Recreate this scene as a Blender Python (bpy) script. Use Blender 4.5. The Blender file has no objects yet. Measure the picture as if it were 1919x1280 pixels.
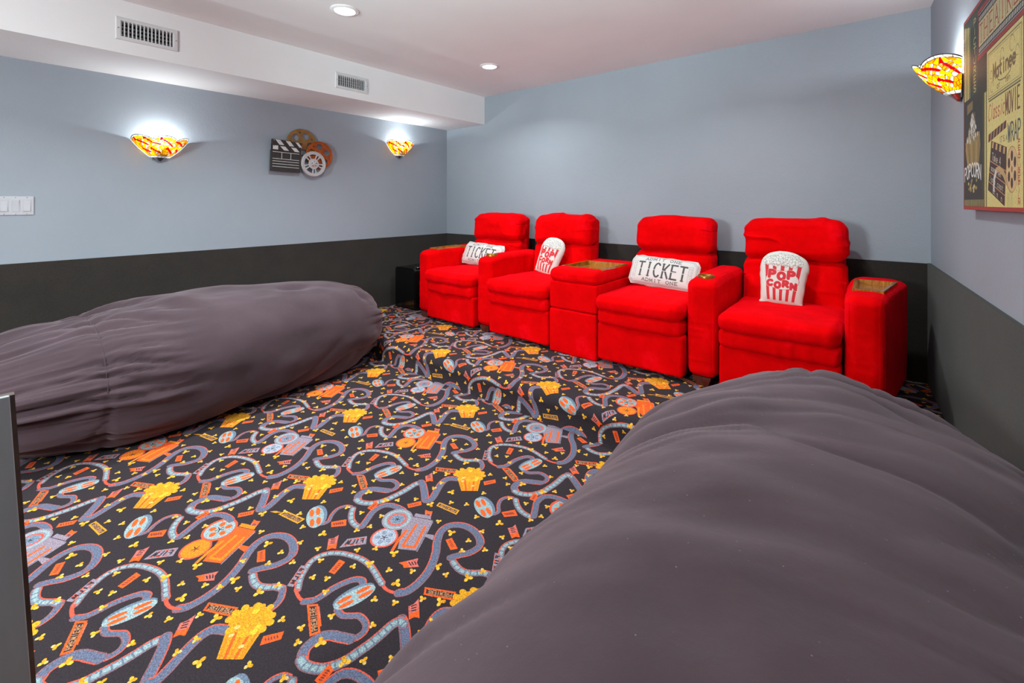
import bpy, math, random
import numpy as np
from mathutils import Vector
random.seed(7)
RNG = np.random.default_rng(11)
SC = bpy.context.scene
COL = SC.collection
PI = math.pi

# ------------------------------------------------------------------ camera, world, lamps, exposure
cam_d = bpy.data.cameras.new('camera')
cam = bpy.data.objects.new('camera', cam_d)
COL.objects.link(cam)
CAM = (4.21, -3.845, 1.30)
cam.location = CAM
cam.rotation_euler = (PI / 2, 0, math.atan2(.634, .7733))
cam_d.sensor_width = 36.0
cam_d.lens = 842.0 / 1919.0 * 36.0
cam_d.shift_y = -260.0 / 1919.0
cam_d.clip_start = .02
SC.camera = cam

SC.view_settings.view_transform = 'Standard'
SC.view_settings.look = 'None'
SC.view_settings.gamma = 1.0
SC.view_settings.use_curve_mapping = False
SC.view_settings.exposure = 0.24

w = bpy.data.worlds.new('world')
SC.world = w
w.use_nodes = True
w.node_tree.nodes['Background'].inputs[0].default_value = (.9, .93, 1, 1)
w.node_tree.nodes['Background'].inputs[1].default_value = .05

ZC, ZP, STEP = 2.53, .165, -1.655          # ceiling, platform top, face of the step
CANS = [(1.566, -2.304), (1.489, -.846), (3.45, -1.12), (1.60, -3.76), (3.40, -2.60), (2.50, -5.20)]  # bean bag and front-of-room cans are unseen, added as fill light
CAN_W = [23, 10.5, 10.5, 21, 4, 16]
def lamp(name, kind, loc, energy, color, size):
    d = bpy.data.lights.new(name, kind)
    d.energy = energy
    d.color = color
    if kind == 'AREA':
        d.shape = 'DISK'
        d.size = size
        d.spread = math.radians(136)
    else:
        d.shadow_soft_size = size
    o = bpy.data.objects.new(name, d)
    o.location = loc
    COL.objects.link(o)
    return o
CEIL_FILL, AIM = (3.70, -4.62, 1.30), (2.35, -1.95, ZC)
for (cx, cy), e in zip(CANS, CAN_W):
    lamp('can_lamp', 'AREA', (cx, cy, ZC - .012), e, (.90, 1, .99), .11)
# added lamp on a stand behind the camera, brightens the ceiling
_l = lamp('ceiling_fill_lamp', 'SPOT', CEIL_FILL, 360, (.74, .98, .97), .10)
_l.data.spot_size = math.radians(62)
_l.data.spot_blend = 1.0
_l.rotation_euler = (Vector(AIM) - Vector(CEIL_FILL)).to_track_quat('-Z', 'Y').to_euler()
# second added lamp: frontal fill for the recliners, a round softbox on a stand
SOFT, SOFT_AIM = (2.30, -5.95, 1.70), (2.3, 0, .80)
_s = lamp('front_fill_lamp', 'AREA', SOFT, 88, (.95, 1, .99), .80)
_s.data.spread = math.radians(180)
_s.rotation_euler = (Vector(SOFT_AIM) - Vector(SOFT)).to_track_quat('-Z', 'Y').to_euler()

# ------------------------------------------------------------------ helpers: noise, meshes, things, materials
def hash3(ix, iy, iz, seed):
    h = (ix * 374761393 + iy * 668265263 + iz * 2147483647 + seed * 974634777) & 0xffffffff
    h = ((h ^ (h >> 13)) * 1274126177) & 0xffffffff
    h = (h ^ (h >> 16)) & 0xffffffff
    return h.astype(np.float64) / 4294967295.0
def vnoise(p, seed=0):
    p = np.asarray(p, float)
    i = np.floor(p).astype(np.int64)
    f = p - i
    f = f * f * f * (f * (f * 6 - 15) + 10)
    r = 0
    for a in (0, 1):
        for b in (0, 1):
            for c in (0, 1):
                wgt = (f[:, 0] if a else 1 - f[:, 0]) * (f[:, 1] if b else 1 - f[:, 1]) * (f[:, 2] if c else 1 - f[:, 2])
                r = r + wgt * hash3(i[:, 0] + a, i[:, 1] + b, i[:, 2] + c, seed)
    return r
def ridge(p, seed=0):
    return 1 - np.abs(2 * vnoise(p, seed) - 1)
def sstep(a, b, x):
    t = np.clip((x - a) / (b - a), 0, 1)
    return t * t * (3 - 2 * t)

def mesh_obj(name, verts, faces, mat, parent=None, smooth=False, uv=None, sharp=None):
    if parent is not None:
        base = Vector(parent.get('_base', (0, 0, 0)))
        verts = [(v[0] - base[0], v[1] - base[1], v[2] - base[2]) for v in verts]
    else:
        verts = [tuple(float(c) for c in v) for v in verts]
    me = bpy.data.meshes.new(name)
    me.from_pydata(verts, [], [tuple(int(i) for i in f) for f in faces])
    if uv is not None:
        l = me.uv_layers.new(name='UVMap')
        idx = np.empty(len(me.loops), np.int32)
        me.loops.foreach_get('vertex_index', idx)
        l.data.foreach_set('uv', np.asarray(uv, np.float32)[idx].ravel())
    if mat:
        me.materials.append(mat)
    if smooth:
        me.polygons.foreach_set('use_smooth', [True] * len(me.polygons))
        if sharp:
            me.set_sharp_from_angle(angle=math.radians(sharp))
    me.update()
    o = bpy.data.objects.new(name, me)
    COL.objects.link(o)
    if parent is not None:
        o.parent = parent
    return o
def tag(o, label, cat, group=None):
    o['label'] = label
    o['category'] = cat
    if group:
        o['group'] = group
    return o
def thing(name, label, cat, loc, group=None):
    o = bpy.data.objects.new(name, None)
    o.empty_display_size = .1
    o.location = loc
    COL.objects.link(o)
    tag(o, label, cat, group)
    o['_base'] = loc
    return o
def structure(o):
    o['kind'] = 'structure'
    return o
def sub(name, verts, faces, mat, part, **k):          # a piece of a part (part objects sit at their thing's base)
    part['_base'] = tuple(part.parent['_base']) if part.parent else (0, 0, 0)
    o = mesh_obj(name, verts, faces, mat, part, **k)
    return o

def box(x0, x1, y0, y1, z0, z1):
    v = [(x, y, z) for x in (x0, x1) for y in (y0, y1) for z in (z0, z1)]
    f = [(0, 1, 3, 2), (4, 6, 7, 5), (0, 4, 5, 1), (2, 3, 7, 6), (0, 2, 6, 4), (1, 5, 7, 3)]
    return v, f
def join(parts):
    V, F = [], []
    for v, f in parts:
        n = len(V)
        V += [tuple(p) for p in v]
        F += [tuple(i + n for i in q) for q in f]
    return V, F
def rbox(x0, x1, y0, y1, z0, z1, r, n=16, fn=None):
    """rounded box as one closed smooth skin; fn(P, N, Q) may displace (Q = -1..1 box coordinates)"""
    h = np.array([(x1 - x0) / 2, (y1 - y0) / 2, (z1 - z0) / 2])
    c = np.array([(x1 + x0) / 2, (y1 + y0) / 2, (z1 + z0) / 2])
    r = min(r, h.min() * .999)
    def axis(hk, m):
        edge = r / hk
        k = max(4, n // 4)
        a = -1 + edge * (1 - np.cos(np.linspace(0, PI / 2, k + 1)))
        b = np.linspace(-1 + edge, 1 - edge, max(2, m))[1:-1]
        return np.concatenate([a, b, -a[::-1]]) if edge < .999 else np.unique(np.concatenate([a, -a[::-1]]).round(9))
    ms = [max(3, int(n * min(1.6, hk / h.mean()))) for hk in h]
    ax = [axis(h[k], ms[k]) for k in range(3)]
    pts, quads, base = [], [], 0
    for k in range(3):
        a, b = [(1, 2), (2, 0), (0, 1)][k]
        A, B = np.meshgrid(ax[a], ax[b], indexing='ij')
        for s in (-1, 1):
            P = np.zeros((A.size, 3))
            P[:, k] = s
            P[:, a] = A.ravel()
            P[:, b] = B.ravel()
            pts.append(P)
            na, nb = A.shape
            I = base + np.arange(na * nb).reshape(na, nb)
            q = np.stack([I[:-1, :-1], I[1:, :-1], I[1:, 1:], I[:-1, 1:]], -1).reshape(-1, 4)
            quads.append(q if s > 0 else q[:, ::-1])
            base += na * nb
    P = np.concatenate(pts)
    F = np.concatenate(quads)
    key, inv = np.unique(P.round(7), axis=0, return_inverse=True)
    inv = inv.ravel()
    F = inv[F]
    Q = key
    W = Q * h
    inner = np.clip(W, -(h - r), h - r)
    d = W - inner
    L = np.linalg.norm(d, axis=1, keepdims=True)
    N = d / np.maximum(L, 1e-9)
    X = inner + r * N + c
    if fn is not None:
        X = fn(X, N, Q)
    return X, F
def tube(path, rad, m=8, close=False):
    path = [Vector(p) for p in path]
    V, F = [], []
    n = len(path)
    for i, p in enumerate(path):
        a = path[(i + 1) % n] if (close or i < n - 1) else p
        b = path[i - 1] if (close or i > 0) else p
        t = (a - b).normalized()
        u = t.orthogonal().normalized() if i == 0 else (u - t * u.dot(t)).normalized()
        w_ = t.cross(u)
        for k in range(m):
            an = 2 * PI * k / m
            V.append(tuple(p + (u * math.cos(an) + w_ * math.sin(an)) * rad))
    for i in range(n if close else n - 1):
        j = (i + 1) % n
        for k in range(m):
            F.append((i * m + k, i * m + (k + 1) % m, j * m + (k + 1) % m, j * m + k))
    if not close:
        F.append(tuple(range(m))[::-1])
        F.append(tuple((n - 1) * m + k for k in range(m)))
    return V, F
def lathe(profile, c, axis='z', m=32):
    V, F = [], []
    for (r, h) in profile:
        for k in range(m):
            a = 2 * PI * k / m
            p = (r * math.cos(a), r * math.sin(a), h)
            if axis == 'x':
                p = (h, r * math.cos(a), r * math.sin(a))
            V.append((c[0] + p[0], c[1] + p[1], c[2] + p[2]))
    for i in range(len(profile) - 1):
        for k in range(m):
            F.append((i * m + k, i * m + (k + 1) % m, (i + 1) * m + (k + 1) % m, (i + 1) * m + k))
    F.append(tuple(range(m))[::-1])
    F.append(tuple((len(profile) - 1) * m + k for k in range(m)))
    return V, F
def prism(poly, f0, f1):
    """extrude a polygon (list of 2D) between two mappings 2D -> 3D"""
    n = len(poly)
    V = [f0(*p) for p in poly] + [f1(*p) for p in poly]
    F = [tuple(range(n))[::-1], tuple(range(n, 2 * n))]
    for i in range(n):
        j = (i + 1) % n
        F.append((i, j, n + j, n + i))
    return V, F

# ------------------------------------------------------------------ materials
def lin(r, g, b):
    f = lambda c: (c / 255 / 12.92) if c / 255 <= .04045 else ((c / 255 + .055) / 1.055) ** 2.4
    return (f(r), f(g), f(b), 1)
class N:
    def __init__(s, name):
        s.m = bpy.data.materials.new(name)
        s.m.use_nodes = True
        s.t = s.m.node_tree
        s.b = s.t.nodes['Principled BSDF']
        s.co = s.t.nodes.new('ShaderNodeTexCoord')
    def new(s, typ, **k):
        n = s.t.nodes.new(typ)
        for a, v in k.items():
            if a.startswith('i_'):
                n.inputs[a[2:].replace('_', ' ')].default_value = v
            else:
                setattr(n, a, v)
        return n
    def link(s, a, b):
        s.t.links.new(a, b)
    def noise(s, scale, detail=3, vec=None, stretch=None, rough=.5):
        n = s.new('ShaderNodeTexNoise', i_Scale=scale, i_Detail=detail, i_Roughness=rough)
        src = vec or s.co.outputs['Object']
        if stretch:
            mp = s.new('ShaderNodeMapping')
            mp.inputs['Scale'].default_value = stretch
            s.link(src, mp.inputs['Vector'])
            src = mp.outputs[0]
        s.link(src, n.inputs['Vector'])
        return n.outputs['Fac']
    def ramp(s, fac, stops):
        r = s.new('ShaderNodeValToRGB')
        e = r.color_ramp.elements
        while len(e) < len(stops):
            e.new(.5)
        for q, (p, c) in zip(e, stops):
            q.position = p
            q.color = c
        s.link(fac, r.inputs[0])
        return r.outputs[0]
    def bump(s, fac, strength, dist=.002, prev=None):
        b = s.new('ShaderNodeBump', i_Strength=strength, i_Distance=dist)
        s.link(fac, b.inputs['Height'])
        if prev:
            s.link(prev, b.inputs['Normal'])
        s.link(b.outputs[0], s.b.inputs['Normal'])
        return b.outputs[0]
    def set(s, **k):
        for a, v in k.items():
            s.b.inputs[a.replace('_', ' ')].default_value = v
        return s
    def color(s, out):
        s.link(out, s.b.inputs['Base Color'])
def mix_col(n, fac, a, b, mode='MIX'):
    m = n.new('ShaderNodeMix', data_type='RGBA', blend_type=mode)
    for sock, v in ((m.inputs[0], fac), (m.inputs[6], a), (m.inputs[7], b)):
        if hasattr(v, 'is_output'):
            n.link(v, sock)
        else:
            sock.default_value = v
    return m.outputs[2]
def scale_c(c, k):
    return (min(1, c[0] * k), min(1, c[1] * k), min(1, c[2] * k), 1)
def plain(name, c, rough=.5, metal=0, var=.12, nscale=20, bump=.1, bscale=200, **k):
    n = N(name)
    n.set(Roughness=rough, Metallic=metal, **k)
    f = n.noise(nscale, 4)
    n.color(n.ramp(f, [(.3, scale_c(c, 1 - var)), (.7, scale_c(c, 1 + var))]))
    if bump:
        n.bump(n.noise(bscale, 3), bump, .001)
    return n.m

def wall_paint():
    n = N('grey_blue_wall_paint')
    n.set(Roughness=.55)
    f = n.noise(1.3, 3)
    c = lin(149, 159, 170)
    n.color(n.ramp(f, [(.3, scale_c(c, .96)), (.7, scale_c(c, 1.04))]))
    b = n.bump(n.noise(95, 2), .22, .004)
    n.bump(n.noise(28, 2), .10, .006, b)
    return n.m
def white_paint():
    n = N('white_ceiling_paint')
    n.set(Roughness=.8)
    f = n.noise(2, 3)
    c = lin(228, 230, 232)
    n.color(n.ramp(f, [(.3, scale_c(c, .97)), (.7, scale_c(c, 1.02))]))
    n.bump(n.noise(120, 2), .08, .003)
    return n.m
def felt(name='black_felt_wall_fabric', col=(41, 36, 33)):
    n = N(name)
    n.set(Roughness=1.0)
    n.b.inputs['Sheen Weight'].default_value = .08
    n.b.inputs['Sheen Roughness'].default_value = .6
    a = n.noise(600, 2, stretch=(1, 1, .35))
    b = n.noise(5, 4)
    c = lin(*col)
    k = n.ramp(a, [(.35, scale_c(c, .55)), (.7, scale_c(c, 1.5))])
    k2 = n.ramp(b, [(.3, (.8, .8, .8, 1)), (.75, (1.15, 1.15, 1.1, 1))])
    n.color(mix_col(n, 1.0, k, k2, 'MULTIPLY'))
    n.bump(a, .5, .002)
    return n.m
def suede():
    n = N('red_suede')
    n.set(Roughness=.9)
    n.b.inputs['Sheen Weight'].default_value = .30
    n.b.inputs['Sheen Roughness'].default_value = .45
    n.b.inputs['Sheen Tint'].default_value = (1, .01, .05, 1)
    a = n.noise(7, 5, rough=.65)
    n.color(n.ramp(a, [(.30, lin(206, 0, 2)), (.58, lin(224, 0, 4)), (.78, lin(244, 5, 24))]))
    n.b.inputs['Specular IOR Level'].default_value = .04
    b = n.bump(n.noise(380, 2), .12, .001)
    n.bump(n.noise(30, 4, stretch=(1, 1, 3)), .10, .004, b)
    return n.m
def bag_cloth():
    n = N('dark_grey_brushed_cotton')
    n.set(Roughness=.95)
    n.b.inputs['Sheen Weight'].default_value = .22
    n.b.inputs['Sheen Roughness'].default_value = .5
    n.b.inputs['Sheen Tint'].default_value = (.95, .80, .88, 1)
    n.b.inputs['Specular IOR Level'].default_value = .2
    c = lin(65, 51, 57)
    a = n.noise(4, 5)
    base = n.ramp(a, [(.3, scale_c(c, .85)), (.7, scale_c(c, 1.15))])
    v = n.new('ShaderNodeTexVoronoi', i_Scale=34.0)
    n.link(n.co.outputs['Object'], v.inputs['Vector'])
    lint = n.ramp(v.outputs['Distance'], [(.025, (1, 1, 1, 1)), (.05, (0, 0, 0, 1))])
    n.color(mix_col(n, lint, base, lin(112, 106, 110)))
    b = n.bump(n.noise(500, 2), .15, .001)
    b = n.bump(n.noise(9, 5), .30, .012, b)
    return n.m
def wood(name, c1, c2, rough=.3):
    n = N(name)
    n.set(Roughness=rough)
    n.b.inputs['Coat Weight'].default_value = .4
    f = n.noise(14, 6, stretch=(9, 1, 1), rough=.6)
    n.color(n.ramp(f, [(.3, c1), (.7, c2)]))
    return n.m
def emit(name, c, s):
    n = N(name)
    n.set(Emission_Strength=s)
    n.b.inputs['Emission Color'].default_value = c
    n.b.inputs['Base Color'].default_value = (1, 1, 1, 1)
    return n.m
def stained(name, c, trans=.25):
    m = bpy.data.materials.new(name)
    m.use_nodes = True
    t = m.node_tree
    t.nodes.clear()
    out = t.nodes.new('ShaderNodeOutputMaterial')
    co = t.nodes.new('ShaderNodeTexCoord')
    no = t.nodes.new('ShaderNodeTexNoise')
    no.inputs['Scale'].default_value = 25
    t.links.new(co.outputs['Object'], no.inputs['Vector'])
    rp = t.nodes.new('ShaderNodeValToRGB')
    rp.color_ramp.elements[0].position = .3
    rp.color_ramp.elements[1].position = .7
    rp.color_ramp.elements[0].color = scale_c(c, .75)
    rp.color_ramp.elements[1].color = scale_c(c, 1.2)
    t.links.new(no.outputs['Fac'], rp.inputs[0])
    tl = t.nodes.new('ShaderNodeBsdfTranslucent')
    tp = t.nodes.new('ShaderNodeBsdfTransparent')
    gl = t.nodes.new('ShaderNodeBsdfPrincipled')
    gl.inputs['Roughness'].default_value = .15
    for nd, s in ((tl, 'Color'), (tp, 'Color'), (gl, 'Base Color')):
        t.links.new(rp.outputs[0], nd.inputs[s])
    m1 = t.nodes.new('ShaderNodeMixShader')
    m1.inputs[0].default_value = trans
    t.links.new(tl.outputs[0], m1.inputs[1])
    t.links.new(tp.outputs[0], m1.inputs[2])
    m2 = t.nodes.new('ShaderNodeMixShader')
    m2.inputs[0].default_value = .22
    t.links.new(m1.outputs[0], m2.inputs[1])
    t.links.new(gl.outputs[0], m2.inputs[2])
    t.links.new(m2.outputs[0], out.inputs[0])
    return m

# ------------------------------------------------------------------ a small drawing board for flat print
class Canvas:
    """metres in, pixels out; optionally periodic (for the woven carpet repeat)"""
    def __init__(s, W, H, ppm, bg, periodic=False):
        s.W, s.H = W, H
        s.nx, s.ny = int(round(W * ppm)), int(round(H * ppm))
        s.px, s.py = s.nx / W, s.ny / H
        s.a = np.empty((s.ny, s.nx, 3), np.float32)
        s.a[:] = np.array(bg, np.float32) / 255
        s.per = periodic
    def _win(s, x0, x1, y0, y1):
        i0, i1 = int(math.floor(x0 * s.px)) - 1, int(math.ceil(x1 * s.px)) + 1
        j0, j1 = int(math.floor(y0 * s.py)) - 1, int(math.ceil(y1 * s.py)) + 1
        if not s.per:
            i0, j0, i1, j1 = max(0, i0), max(0, j0), min(s.nx, i1), min(s.ny, j1)
        if i1 <= i0 or j1 <= j0:
            return None
        I, J = np.arange(i0, i1), np.arange(j0, j1)
        X, Y = np.meshgrid((I + .5) / s.px, (J + .5) / s.py)
        return np.ix_(J % s.ny, I % s.nx), X, Y
    def _put(s, sel, al, c):
        c = np.array(c, np.float32) / 255
        blk = s.a[sel]
        s.a[sel] = blk + (c - blk) * al[..., None]
    def poly(s, pts, c, alpha=1.0):
        p = np.asarray(pts, float)
        w_ = s._win(p[:, 0].min(), p[:, 0].max(), p[:, 1].min(), p[:, 1].max())
        if w_ is None:
            return
        sel, X, Y = w_
        ins = np.zeros(X.shape, bool)
        n = len(p)
        for i in range(n):
            (xa, ya), (xb, yb) = p[i], p[(i + 1) % n]
            if ya == yb:
                continue
            ins ^= ((ya > Y) != (yb > Y)) & (X < (xb - xa) * (Y - ya) / (yb - ya) + xa)
        s._put(sel, ins * alpha, c)
    def stroke(s, pts, wd, c, close=False):
        p = [np.asarray(q, float) for q in pts]
        if close:
            p.append(p[0])
        for a, b in zip(p[:-1], p[1:]):
            h = wd / 2
            w_ = s._win(min(a[0], b[0]) - h, max(a[0], b[0]) + h, min(a[1], b[1]) - h, max(a[1], b[1]) + h)
            if w_ is None:
                continue
            sel, X, Y = w_
            d = b - a
            L2 = max(d @ d, 1e-12)
            t = np.clip(((X - a[0]) * d[0] + (Y - a[1]) * d[1]) / L2, 0, 1)
            D = np.hypot(X - a[0] - t * d[0], Y - a[1] - t * d[1])
            s._put(sel, np.clip((h - D) * s.px + .5, 0, 1), c)
    def disc(s, c0, ra, rb, ang, c, n=28):
        t = np.linspace(0, 2 * PI, n, endpoint=False)
        ca, sa = math.cos(ang), math.sin(ang)
        s.poly([(c0[0] + ra * math.cos(q) * ca - rb * math.sin(q) * sa, c0[1] + ra * math.cos(q) * sa + rb * math.sin(q) * ca) for q in t], c)
    def grain(s, amt, blockx=1, blocky=1):
        g = RNG.normal(0, amt, ((s.ny + blocky - 1) // blocky, (s.nx + blockx - 1) // blockx))
        g = np.kron(g, np.ones((blocky, blockx)))[:s.ny, :s.nx]
        s.a = np.clip(s.a * (1 + g[..., None]), 0, 1)
    def image(s, name):
        im = bpy.data.images.new(name, s.nx, s.ny, alpha=False)
        px = np.ones((s.ny, s.nx, 4), np.float32)
        px[..., :3] = np.clip(s.a, 0, 1)
        im.pixels.foreach_set(px.ravel())
        im.update()
        im.pack()
        return im
def arc(cx, cy, rx, ry, a0, a1, n=12):
    return [(cx + rx * math.cos(math.radians(a0 + (a1 - a0) * i / n)), cy + ry * math.sin(math.radians(a0 + (a1 - a0) * i / n))) for i in range(n + 1)]
GLYPH = {
 'A': [[(0, 0), (.5, 1), (1, 0)], [(.2, .36), (.8, .36)]],
 'C': [arc(.55, .5, .55, .5, 50, 310)],
 'D': [[(.05, 0), (.05, 1)], [(.05, 1)] + arc(.4, .5, .6, .5, 90, -90) + [(.05, 0)]],
 'E': [[(.08, 0), (.08, 1)], [(.08, 1), (.95, 1)], [(.08, .52), (.75, .52)], [(.08, 0), (1, 0)]],
 'F': [[(.08, 0), (.08, 1)], [(.08, 1), (.95, 1)], [(.08, .52), (.75, .52)]],
 'H': [[(.05, 0), (.05, 1)], [(.95, 0), (.95, 1)], [(.05, .5), (.95, .5)]],
 'I': [[(.5, 0), (.5, 1)]],
 'K': [[(.08, 0), (.08, 1)], [(.95, 1), (.08, .42)], [(.35, .6), (1, 0)]],
 'L': [[(.08, 1), (.08, 0)], [(.08, 0), (.9, 0)]],
 'M': [[(.02, 0), (.08, 1), (.5, .2), (.92, 1), (.98, 0)]],
 'N': [[(.05, 0), (.05, 1), (.95, 0), (.95, 1)]],
 'O': [arc(.5, .5, .5, .5, 0, 360, 20)],
 'P': [[(.08, 0), (.08, 1)], [(.08, 1)] + arc(.5, .74, .45, .26, 90, -90) + [(.08, .48)]],
 'R': [[(.08, 0), (.08, 1)], [(.08, 1)] + arc(.5, .74, .45, .26, 90, -90) + [(.08, .48)], [(.45, .48), (1, 0)]],
 'S': [arc(.5, .75, .42, .25, 30, 270) + arc(.5, .25, .45, .25, 90, -150)],
 'T': [[(.5, 0), (.5, 1)], [(0, 1), (1, 1)]],
 'U': [[(.05, 1), (.05, .35)] + arc(.5, .33, .45, .33, 180, 360) + [(.95, 1)]],
 'V': [[(0, 1), (.5, 0), (1, 1)]],
 'W': [[(0, 1), (.25, 0), (.5, .85), (.75, 0), (1, 1)]],
 "'": [[(.5, 1), (.45, .75)]],
 '4': [[(.7, 0), (.7, 1), (0, .3), (1, .3)]],
 'a': [arc(.45, .3, .4, .3, 0, 360, 14), [(.88, .6), (.88, 0)]],
 'c': [arc(.5, .3, .45, .3, 50, 310)],
 'e': [[(.08, .32), (.9, .32)] + arc(.5, .3, .42, .3, 0, 310)],
 'f': [[(.35, 0), (.35, .8)] + arc(.6, .8, .25, .2, 180, 50), [(.05, .58), (.75, .58)]],
 'i': [[(.5, 0), (.5, .6)], [(.5, .82), (.5, .86)]],
 'k': [[(.1, 0), (.1, 1)], [(.8, .6), (.1, .25)], [(.35, .38), (.9, 0)]],
 'l': [[(.5, 0), (.5, 1)]],
 'n': [[(.1, 0), (.1, .6)], [(.1, .4)] + arc(.5, .35, .38, .25, 160, 0) + [(.88, 0)]],
 's': [arc(.5, .45, .35, .15, 30, 270) + arc(.5, .15, .38, .15, 90, -150)],
 't': [[(.45, .9), (.45, .12), (.75, 0)], [(.1, .6), (.85, .6)]],
}
def text(cv, s_, to, wd, c, gap=.28, serif=0.0, adv=None):
    """to(u, v): text box 0..1 x 0..1 -> canvas metres"""
    n = len(s_)
    cell = 1 / (n - gap * .5) if n else 1
    for i, ch in enumerate(s_):
        for pl in GLYPH.get(ch, []):
            k = 1 - gap
            q = [to((i + p[0] * k) / (n - gap), p[1]) for p in pl]
            cv.stroke(q, wd, c)
            if serif:
                for a, b in ((pl[0], pl[1]), (pl[-1], pl[-2])):
                    if a[1] in (0, 1) and abs(a[0] - b[0]) < .55 and abs(a[1] - b[1]) > .3:
                        cv.stroke([to((i + (a[0] - serif) * k) / (n - gap), a[1]), to((i + (a[0] + serif) * k) / (n - gap), a[1])], wd * .55, c)
def quadmap(c0, c1, c2, c3):
    c0, c1, c2, c3 = [np.asarray(c, float) for c in (c0, c1, c2, c3)]
    return lambda u, v: (1 - v) * ((1 - u) * c0 + u * c1) + v * ((1 - u) * c3 + u * c2)
def print_mat(name, img, rough=.8, weave=0, sheen=0, fuzz=0.0):
    n = N(name)
    n.set(Roughness=rough)
    uv = n.co.outputs['UV']
    if fuzz:
        nz = n.new('ShaderNodeTexNoise', i_Scale=520.0, i_Detail=1.0)
        n.link(n.co.outputs['Object'], nz.inputs['Vector'])
        ma = n.new('ShaderNodeVectorMath', operation='MULTIPLY_ADD')
        n.link(nz.outputs['Color'], ma.inputs[0])
        ma.inputs[1].default_value = (fuzz, fuzz, 0)
        n.link(uv, ma.inputs[2])
        uv = ma.outputs[0]
    im = n.new('ShaderNodeTexImage', image=img, interpolation='Linear')
    n.link(uv, im.inputs[0])
    col = im.outputs[0]
    if fuzz:
        f = n.noise(420, 2)
        k = n.ramp(f, [(.25, (.55, .55, .55, 1)), (.75, (1.5, 1.5, 1.55, 1))])
        col = mix_col(n, 1.0, col, k, 'MULTIPLY')
        k3 = n.ramp(n.noise(190, 2), [(.30, (.62, .62, .62, 1)), (.70, (1.45, 1.42, 1.45, 1))])
        col = mix_col(n, 1.0, col, k3, 'MULTIPLY')
    n.color(col)
    if sheen:
        n.b.inputs['Sheen Weight'].default_value = sheen
    if weave:
        n.bump(n.noise(weave, 2), .5, .004 if fuzz else .001)
    return n.m

# ------------------------------------------------------------------ woven carpet repeat (film strips, projectors, popcorn, tickets)
TA, TB = .4985, .4835                       # half-drop repeat in metres
STRIPS=[
 ('s',0.014,[(0.231, -0.113), (0.235, -0.09), (0.209, -0.06), (0.195, -0.027), (0.205, 0.004), (0.227, 0.016)]),
 ('f',0.026,[(0.243, 0.015), (0.27, -0.009), (0.307, -0.028), (0.344, -0.032), (0.363, -0.025)]),
 ('s',0.028,[(0.367, -0.019), (0.345, 0.021), (0.325, 0.061), (0.326, 0.103), (0.347, 0.128), (0.385, 0.141), (0.419, 0.144)]),
 ('f',0.022,[(-0.035, 0.161), (-0.073, 0.188), (-0.095, 0.213), (-0.116, 0.246), (-0.118, 0.277), (-0.101, 0.31), (-0.069, 0.336), (-0.027, 0.356), (0.014, 0.369), (0.059, 0.373), (0.102, 0.367), (0.138, 0.359), (0.163, 0.355)]),
 ('c',0.012,[(-0.335, -0.129), (-0.312, -0.133), (-0.283, -0.128), (-0.256, -0.112)]),
 ('s',0.032,[(0.237, -0.599), (0.253, -0.576), (0.257, -0.538), (0.249, -0.49), (0.228, -0.444), (0.198, -0.402), (0.165, -0.368), (0.137, -0.327), (0.133, -0.287), (0.155, -0.256), (0.191, -0.238), (0.234, -0.236), (0.273, -0.248), (0.297, -0.265)]),
 ('s',0.028,[(-0.203, 0.22), (-0.193, 0.195), (-0.201, 0.157), (-0.221, 0.127), (-0.238, 0.096)]),
 ('f',0.027,[(-0.216, 0.089), (-0.182, 0.081), (-0.151, 0.084), (-0.123, 0.102), (-0.103, 0.12), (-0.081, 0.13)]),
 ('s',0.022,[(-0.074, 0.129), (-0.047, 0.111), (-0.034, 0.091), (-0.033, 0.07), (-0.049, 0.048), (-0.067, 0.031), (-0.072, 0.01), (-0.07, -0.006)]),
 ('c',0.012,[(-0.036, 0.16), (-0.026, 0.153), (0.006, 0.15), (0.032, 0.156)]),
 ('s',0.024,[(0.026, 0.153), (0.045, 0.176), (0.05, 0.206), (0.051, 0.238), (0.06, 0.274), (0.076, 0.306), (0.099, 0.319), (0.115, 0.312)]),
 ('s',0.02,[(0.136, 0.206), (0.167, 0.206), (0.192, 0.224), (0.21, 0.238), (0.235, 0.24), (0.257, 0.233), (0.269, 0.216), (0.267, 0.194), (0.255, 0.178)]),
 ('s',0.034,[(0.257, 0.18), (0.23, 0.165), (0.202, 0.15), (0.183, 0.13), (0.178, 0.103), (0.185, 0.076), (0.206, 0.061)]),
 ('f',0.032,[(0.203, 0.058), (0.225, 0.057), (0.25, 0.067), (0.273, 0.083), (0.29, 0.106), (0.304, 0.137), (0.31, 0.173), (0.315, 0.211), (0.316, 0.249), (0.315, 0.284), (0.323, 0.307), (0.34, 0.311)]),
 ('s',0.034,[(-0.177, -0.167), (-0.151, -0.177), (-0.106, -0.205), (-0.066, -0.234), (-0.056, -0.238)]),
 ('s',0.034,[(-0.056, -0.238), (-0.045, -0.222), (-0.054, -0.194), (-0.082, -0.142), (-0.098, -0.1), (-0.093, -0.067), (-0.059, -0.043)]),
]
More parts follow.
